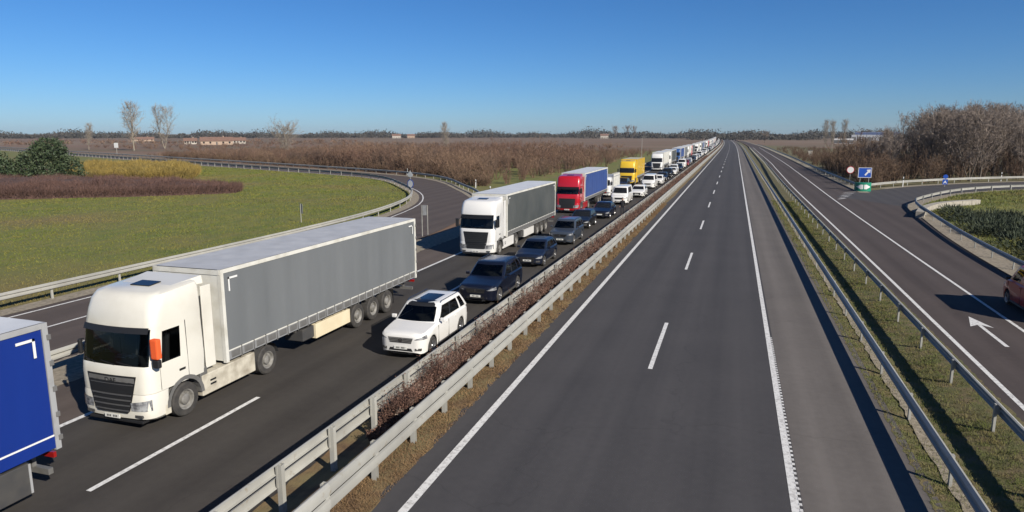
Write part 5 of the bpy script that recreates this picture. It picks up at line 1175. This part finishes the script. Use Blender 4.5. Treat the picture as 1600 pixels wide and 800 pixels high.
m_ = MB(); m_.prism([(-.25, .5), (-.13, .5), (.0, .68), (.13, .5), (.25, .5), (.0, .95)], 'y', -.006, -.001); m_.build('symbol', 'sign_white', p_)
# left side
t = thing('road_sign', 'pale direction sign stack with blue white disc at the bend of the left slip road', 'road sign', (-43.2, 87.9, ZL)); t.rotation_euler[2] = R(-20)
m_ = MB(); post(m_, 0, .06, -.2, 3.0); m_.build('post', 'steel', t); m_ = MB(); disc(m_, (0, 0, 1.15), .62, .02); b_ = m_.build('round_panel', 'sign_blue', t); m_ = MB(); disc(m_, (0, -.004, 1.15), .50, .003); m_.build('face', 'sign_white', b_)
m_ = MB(); m_.prism([(-.5, 2.25), (0, 2.05), (.5, 2.25), (.5, 2.5), (0, 2.95), (-.5, 2.5)], 'y', 0, .02); m_.build('arrow_panel', 'sign_white', t)
t = thing('road_sign', 'grey back of a rectangular sign standing on the lawn edge', 'road sign', (-37.7, 54.0, ZL)); t.rotation_euler[2] = R(-35)
m_ = MB(); post(m_, 0, -.05, -.2, 1.75); m_.build('post', 'steel', t); m_ = MB(); m_.box(-.33, .33, 0, .025, .85, 1.75); m_.build('panel', 'sign_back', t)
t = thing('road_sign', 'narrow sign on two grey posts between the slip road and the truck queue', 'road sign', (-23.2, 49.6, ZL)); t.rotation_euler[2] = R(20)
for s in (-.22, .22): m_ = MB(); post(m_, s, .05, -.2, 2.5, .045); m_.build('post', 'steel_d', t)
m_ = MB(); m_.box(-.16, .16, -.02, .0, 1.7, 2.5); m_.build('panel', 'sign_back', t)
t = thing('road_sign', 'small teal blue sign plate low on the left lawn', 'road sign', (-52.5, 34.0, ZL))
m_ = MB(); post(m_, 0, .05, -.2, 1.3); m_.build('post', 'steel', t); m_ = MB(); m_.box(-.45, .45, -.02, .0, .75, 1.25); m_.build('panel', 'sign_blue', t)
t = thing('road_sign', 'far sign on the left slip road before the poplars', 'road sign', (-243, 223, ZL))
m_ = MB(); post(m_, 0, .06, -.2, 4.2, .08); m_.build('post', 'steel', t); m_ = MB(); m_.box(-1.1, 1.1, -.02, .0, 2.4, 4.4); m_.build('panel', 'sign_white', t)
def delineator(x, y, z, lab, s=1.0):
    t = thing('delineator_post', lab, 'marker post', (x, y, z), 0, 'white delineator posts')
    m_ = MB(); m_.prism([(-.06, -.05), (.06, -.05), (.05, .06), (-.05, .06)], 'z', -.2, 1.15 * s); m_.build('body', 'sign_white', t, bevel=.012, seg=1); m_ = MB(); m_.box(-.055, .055, -.056, -.051, .78 * s, .96 * s); m_.build('reflector_band', 'black', t)
delineator(-37.0, 97.5, ZL, 'white delineator post on the outer edge of the left slip road', 1.1); delineator(-30.4, 85.5, ZL, 'white delineator post on the outer edge of the left slip road', 1.1); delineator(-62, 125, ZL, 'white delineator post on the outer edge of the left slip road', 1.1)
delineator(24.2, 115.2, 0, 'white delineator post on the branch road rail', 1.3); delineator(42.6, 134.0, 0, 'white delineator post on the branch road rail', 1.3)
t = thing('control_cabinet', 'pale roadside cabinet beyond the far slip road', 'cabinet', (23.5, 243, 0)); m_ = MB(); m_.box(-.7, .7, -.4, .4, 0, 2.4); m_.build('housing', 'house_w', t, bevel=.03); m_ = MB(); m_.box(-.8, .8, -.5, .5, 2.4, 2.5); m_.build('lid', 'mgrey', t)
m_ = MB(); m_.box(-.6, -.02, -.415, -.401, .2, 2.2); m_.box(.02, .6, -.415, -.401, .2, 2.2); m_.build('door', 'house_w', t)
t = thing('lamp_pole', 'slim pale pole beside the far truck queue', 'pole', (-24.5, 195, ZL)); m_ = MB(); m_.tube((0, 0, -.2), (0, 0, 7.0), .06, .04, 8); m_.build('pole', 'steel', t); m_ = MB(); m_.tube((0, 0, 6.9), (.9, 0, 7.2), .035, .03, 6); m_.build('arm', 'steel', t); m_ = MB(); m_.box(.7, 1.2, -.12, .12, 7.15, 7.25); m_.build('lamp_head', 'mgrey', t)

# person beside the queue
def person(x, y, z):
    J = dict(pel=(0, 0, .98), bel=(0, -.01, 1.12), che=(0, -.02, 1.36), nek=(0, -.01, 1.50), hd=(0, -.03, 1.62), hd2=(0, -.03, 1.74),
             hl=(.10, 0, .93), kl=(.12, -.04, .52), al=(.13, .03, .09), tl=(.14, -.13, .04), hr=(-.10, 0, .93), kr=(-.11, -.02, .52), ar=(-.12, .06, .09), tr=(-.13, -.10, .04),
             sl=(.19, -.01, 1.43), el=(.27, .03, 1.16), wl=(.25, -.14, .98), fl=(.24, -.21, .93), sr=(-.19, -.01, 1.43), er=(-.26, .04, 1.16), wr=(-.25, -.02, .92), fr=(-.25, -.06, .83))
    rad = dict(pel=.155, bel=.15, che=.165, nek=.06, hd=.092, hd2=.085, hl=.10, kl=.065, al=.045, tl=.04, hr=.10, kr=.065, ar=.045, tr=.04, sl=.075, el=.055, wl=.04, fl=.035, sr=.075, er=.055, wr=.04, fr=.035)
    E_ = 'pel-bel bel-che che-nek nek-hd hd-hd2 pel-hl hl-kl kl-al al-tl pel-hr hr-kr kr-ar ar-tr che-sl sl-el el-wl wl-fl che-sr sr-er er-wr wr-fr'.split()
    keys = list(J); me = bpy.data.meshes.new('body'); me.from_pydata([J[k] for k in keys], [tuple(keys.index(q) for q in e.split('-')) for e in E_], [])
    tmp = bpy.data.objects.new('tmp', me); COL.objects.link(tmp); tmp.modifiers.new('skin', 'SKIN'); me.skin_vertices.new() if not me.skin_vertices else None
    for i, k in enumerate(keys): me.skin_vertices[0].data[i].radius = (rad[k], rad[k] * (.75 if k in ('che', 'bel', 'pel') else 1)); me.skin_vertices[0].data[i].use_root = k == 'pel'
    tmp.modifiers.new('sub', 'SUBSURF').levels = 2
    dg = bpy.context.evaluated_depsgraph_get(); bm_ = bpy.data.meshes.new_from_object(tmp.evaluated_get(dg)); bpy.data.objects.remove(tmp)
    bm_.materials.clear()
    for q in ('cloth', 'cloth2', 'skin'): bm_.materials.append(M[q])
    for p in bm_.polygons:
        c = p.center; p.use_smooth = True
        p.material_index = 2 if (c.z > 1.535 or (c.z < .965 and abs(c.x) > .20 and c.z > .7)) else (1 if c.z < .98 and abs(c.x) < .2 else 0)
    t = thing('person', 'person in black clothes standing on the road beside the navy saloon', 'person', (x, y, z)); put('body', bm_, None, t)
    h_ = MB(); rows = []
    for k in range(7):
        a = math.pi / 2 * k / 6; rows.append([(.098 * math.cos(a) * math.cos(2 * math.pi * i / 14), -.015 + .108 * math.cos(a) * math.sin(2 * math.pi * i / 14), 1.735 + .10 * math.sin(a)) for i in range(15)])
    h_.grid(rows).build('hair', 'hair', t, smooth=80)
person(-10.35, 68.6, ZL)

# buildings far away
def house(x, y, w_, d_, h_, label, wall='house_w', roof='tiles', rz=0):
    t = thing('house', label, 'house', (x, y, ZL if x < 0 else 0), rz); rh = d_ * .28
    m_ = MB(); m_.prism([(0, 0), (d_, 0), (d_, h_), (d_ / 2, h_ + rh), (0, h_)], 'x', -w_ / 2, w_ / 2); wo = m_.build('wall', wall, t)
    m_ = MB(); e = .5
    for y0, y1 in ((-e, d_ / 2), (d_ + e, d_ / 2)): m_.hexa([(-w_ / 2 - e, y0, h_ - .25), (w_ / 2 + e, y0, h_ - .25), (w_ / 2 + e, y1, h_ + rh + .02), (-w_ / 2 - e, y1, h_ + rh + .02), (-w_ / 2 - e, y0, h_), (w_ / 2 + e, y0, h_), (w_ / 2 + e, y1, h_ + rh + .28), (-w_ / 2 - e, y1, h_ + rh + .28)])
    ro = m_.build('roof', roof, t); m_ = MB(); m_.box(w_ * .2, w_ * .2 + .7, d_ * .5, d_ * .5 + .7, h_, h_ + rh + .9); m_.build('chimney', 'house_p', ro)
    for k in range(5):
        m_ = MB(); xx = -w_ / 2 + w_ * (k + .5) / 5; m_.box(xx - .6, xx + .6, -.03, .02, 1.0, 2.3) if k != 2 else m_.box(xx - .5, xx + .5, -.03, .02, .05, 2.1); m_.build('window' if k != 2 else 'door', 'glass' if k != 2 else 'dgrey', t)
for px, D, w_, d_, h_, lab, wl in ((352, 560, 22, 9, 3.0, 'long terracotta farmhouse with low tiled roof far across the fields', 'house_p'), (312, 600, 9, 7, 2.6, 'small pale cottage left of the long farmhouse', 'house_w'), (240, 860, 22, 8, 2.2, 'low brick red barn behind the poplars', 'house_p'),
                           (384, 620, 12, 8, 2.6, 'pale cottage right of the long farmhouse', 'house_w'), (625, 1300, 16, 10, 4.5, 'pale house at the treeline above the scrub', 'house_w'), (647, 1320, 14, 10, 4.5, 'terracotta house at the treeline above the scrub', 'house_p'), (940, 1250, 14, 10, 5, 'white house below the horizon tree clump', 'house_w')):
    x, y = at(px, D); house(x, y, w_, d_, h_, lab, wl, rz=-math.atan2(x, y))
def hall(px, D, w_, d_, h_, label, wall, band, roofm='hall_w'):
    x, y = at(px, D); t = thing('warehouse', label, 'warehouse', (x, y, 0 if px > 1147 else ZL), -math.atan2(x, y))
    m_ = MB(); m_.box(-w_ / 2, w_ / 2, 0, d_, 0, h_ * .7); m_.build('wall', wall, t); m_ = MB(); m_.box(-w_ / 2 - .1, w_ / 2 + .1, -.1, d_ + .1, h_ * .7, h_); m_.build('fascia_band', band, t); m_ = MB(); m_.box(-w_ / 2 + .2, w_ / 2 - .2, .2, d_ - .2, h_, h_ + .15); m_.build('roof', roofm, t)
    for k in range(4): m_ = MB(); xx = -w_ / 2 + w_ * (k + .5) / 4; m_.box(xx - 2, xx + 2, -.06, .02, .2, 4.2); m_.build('loading_door', 'mgrey', t)
hall(1352, 900, 44, 30, 9.5, 'blue topped warehouse on the horizon left of the wood', 'hall_w', 'hall_b'); hall(1330, 860, 20, 20, 6.5, 'low white warehouse beside the blue topped one', 'hall_w', 'hall_w'); hall(1303, 620, 14, 10, 4, 'small white shed in the fields by the far poplars', 'sign_white', 'sign_white')
# ------------------------------------------------------------------ thin winter haze
hz = MB(); hz.box(-2600, 2600, -80, 2600, -1.6, 30); hm = bpy.data.materials.new('haze air'); hm.use_nodes = True; ht_ = hm.node_tree
for n_h in list(ht_.nodes):
    if n_h.type != 'OUTPUT_MATERIAL': ht_.nodes.remove(n_h)
pv = ht_.nodes.new('ShaderNodeVolumePrincipled'); pv.inputs['Color'].default_value = (.80, .86, .95, 1); pv.inputs['Density'].default_value = 0.00007; pv.inputs['Anisotropy'].default_value = .2
ht_.links.new(pv.outputs[0], ht_.nodes['Material Output'].inputs['Volume'])
tag(hz.build('haze', hm), 'thin pale haze over the fields', 'haze', kind='stuff')
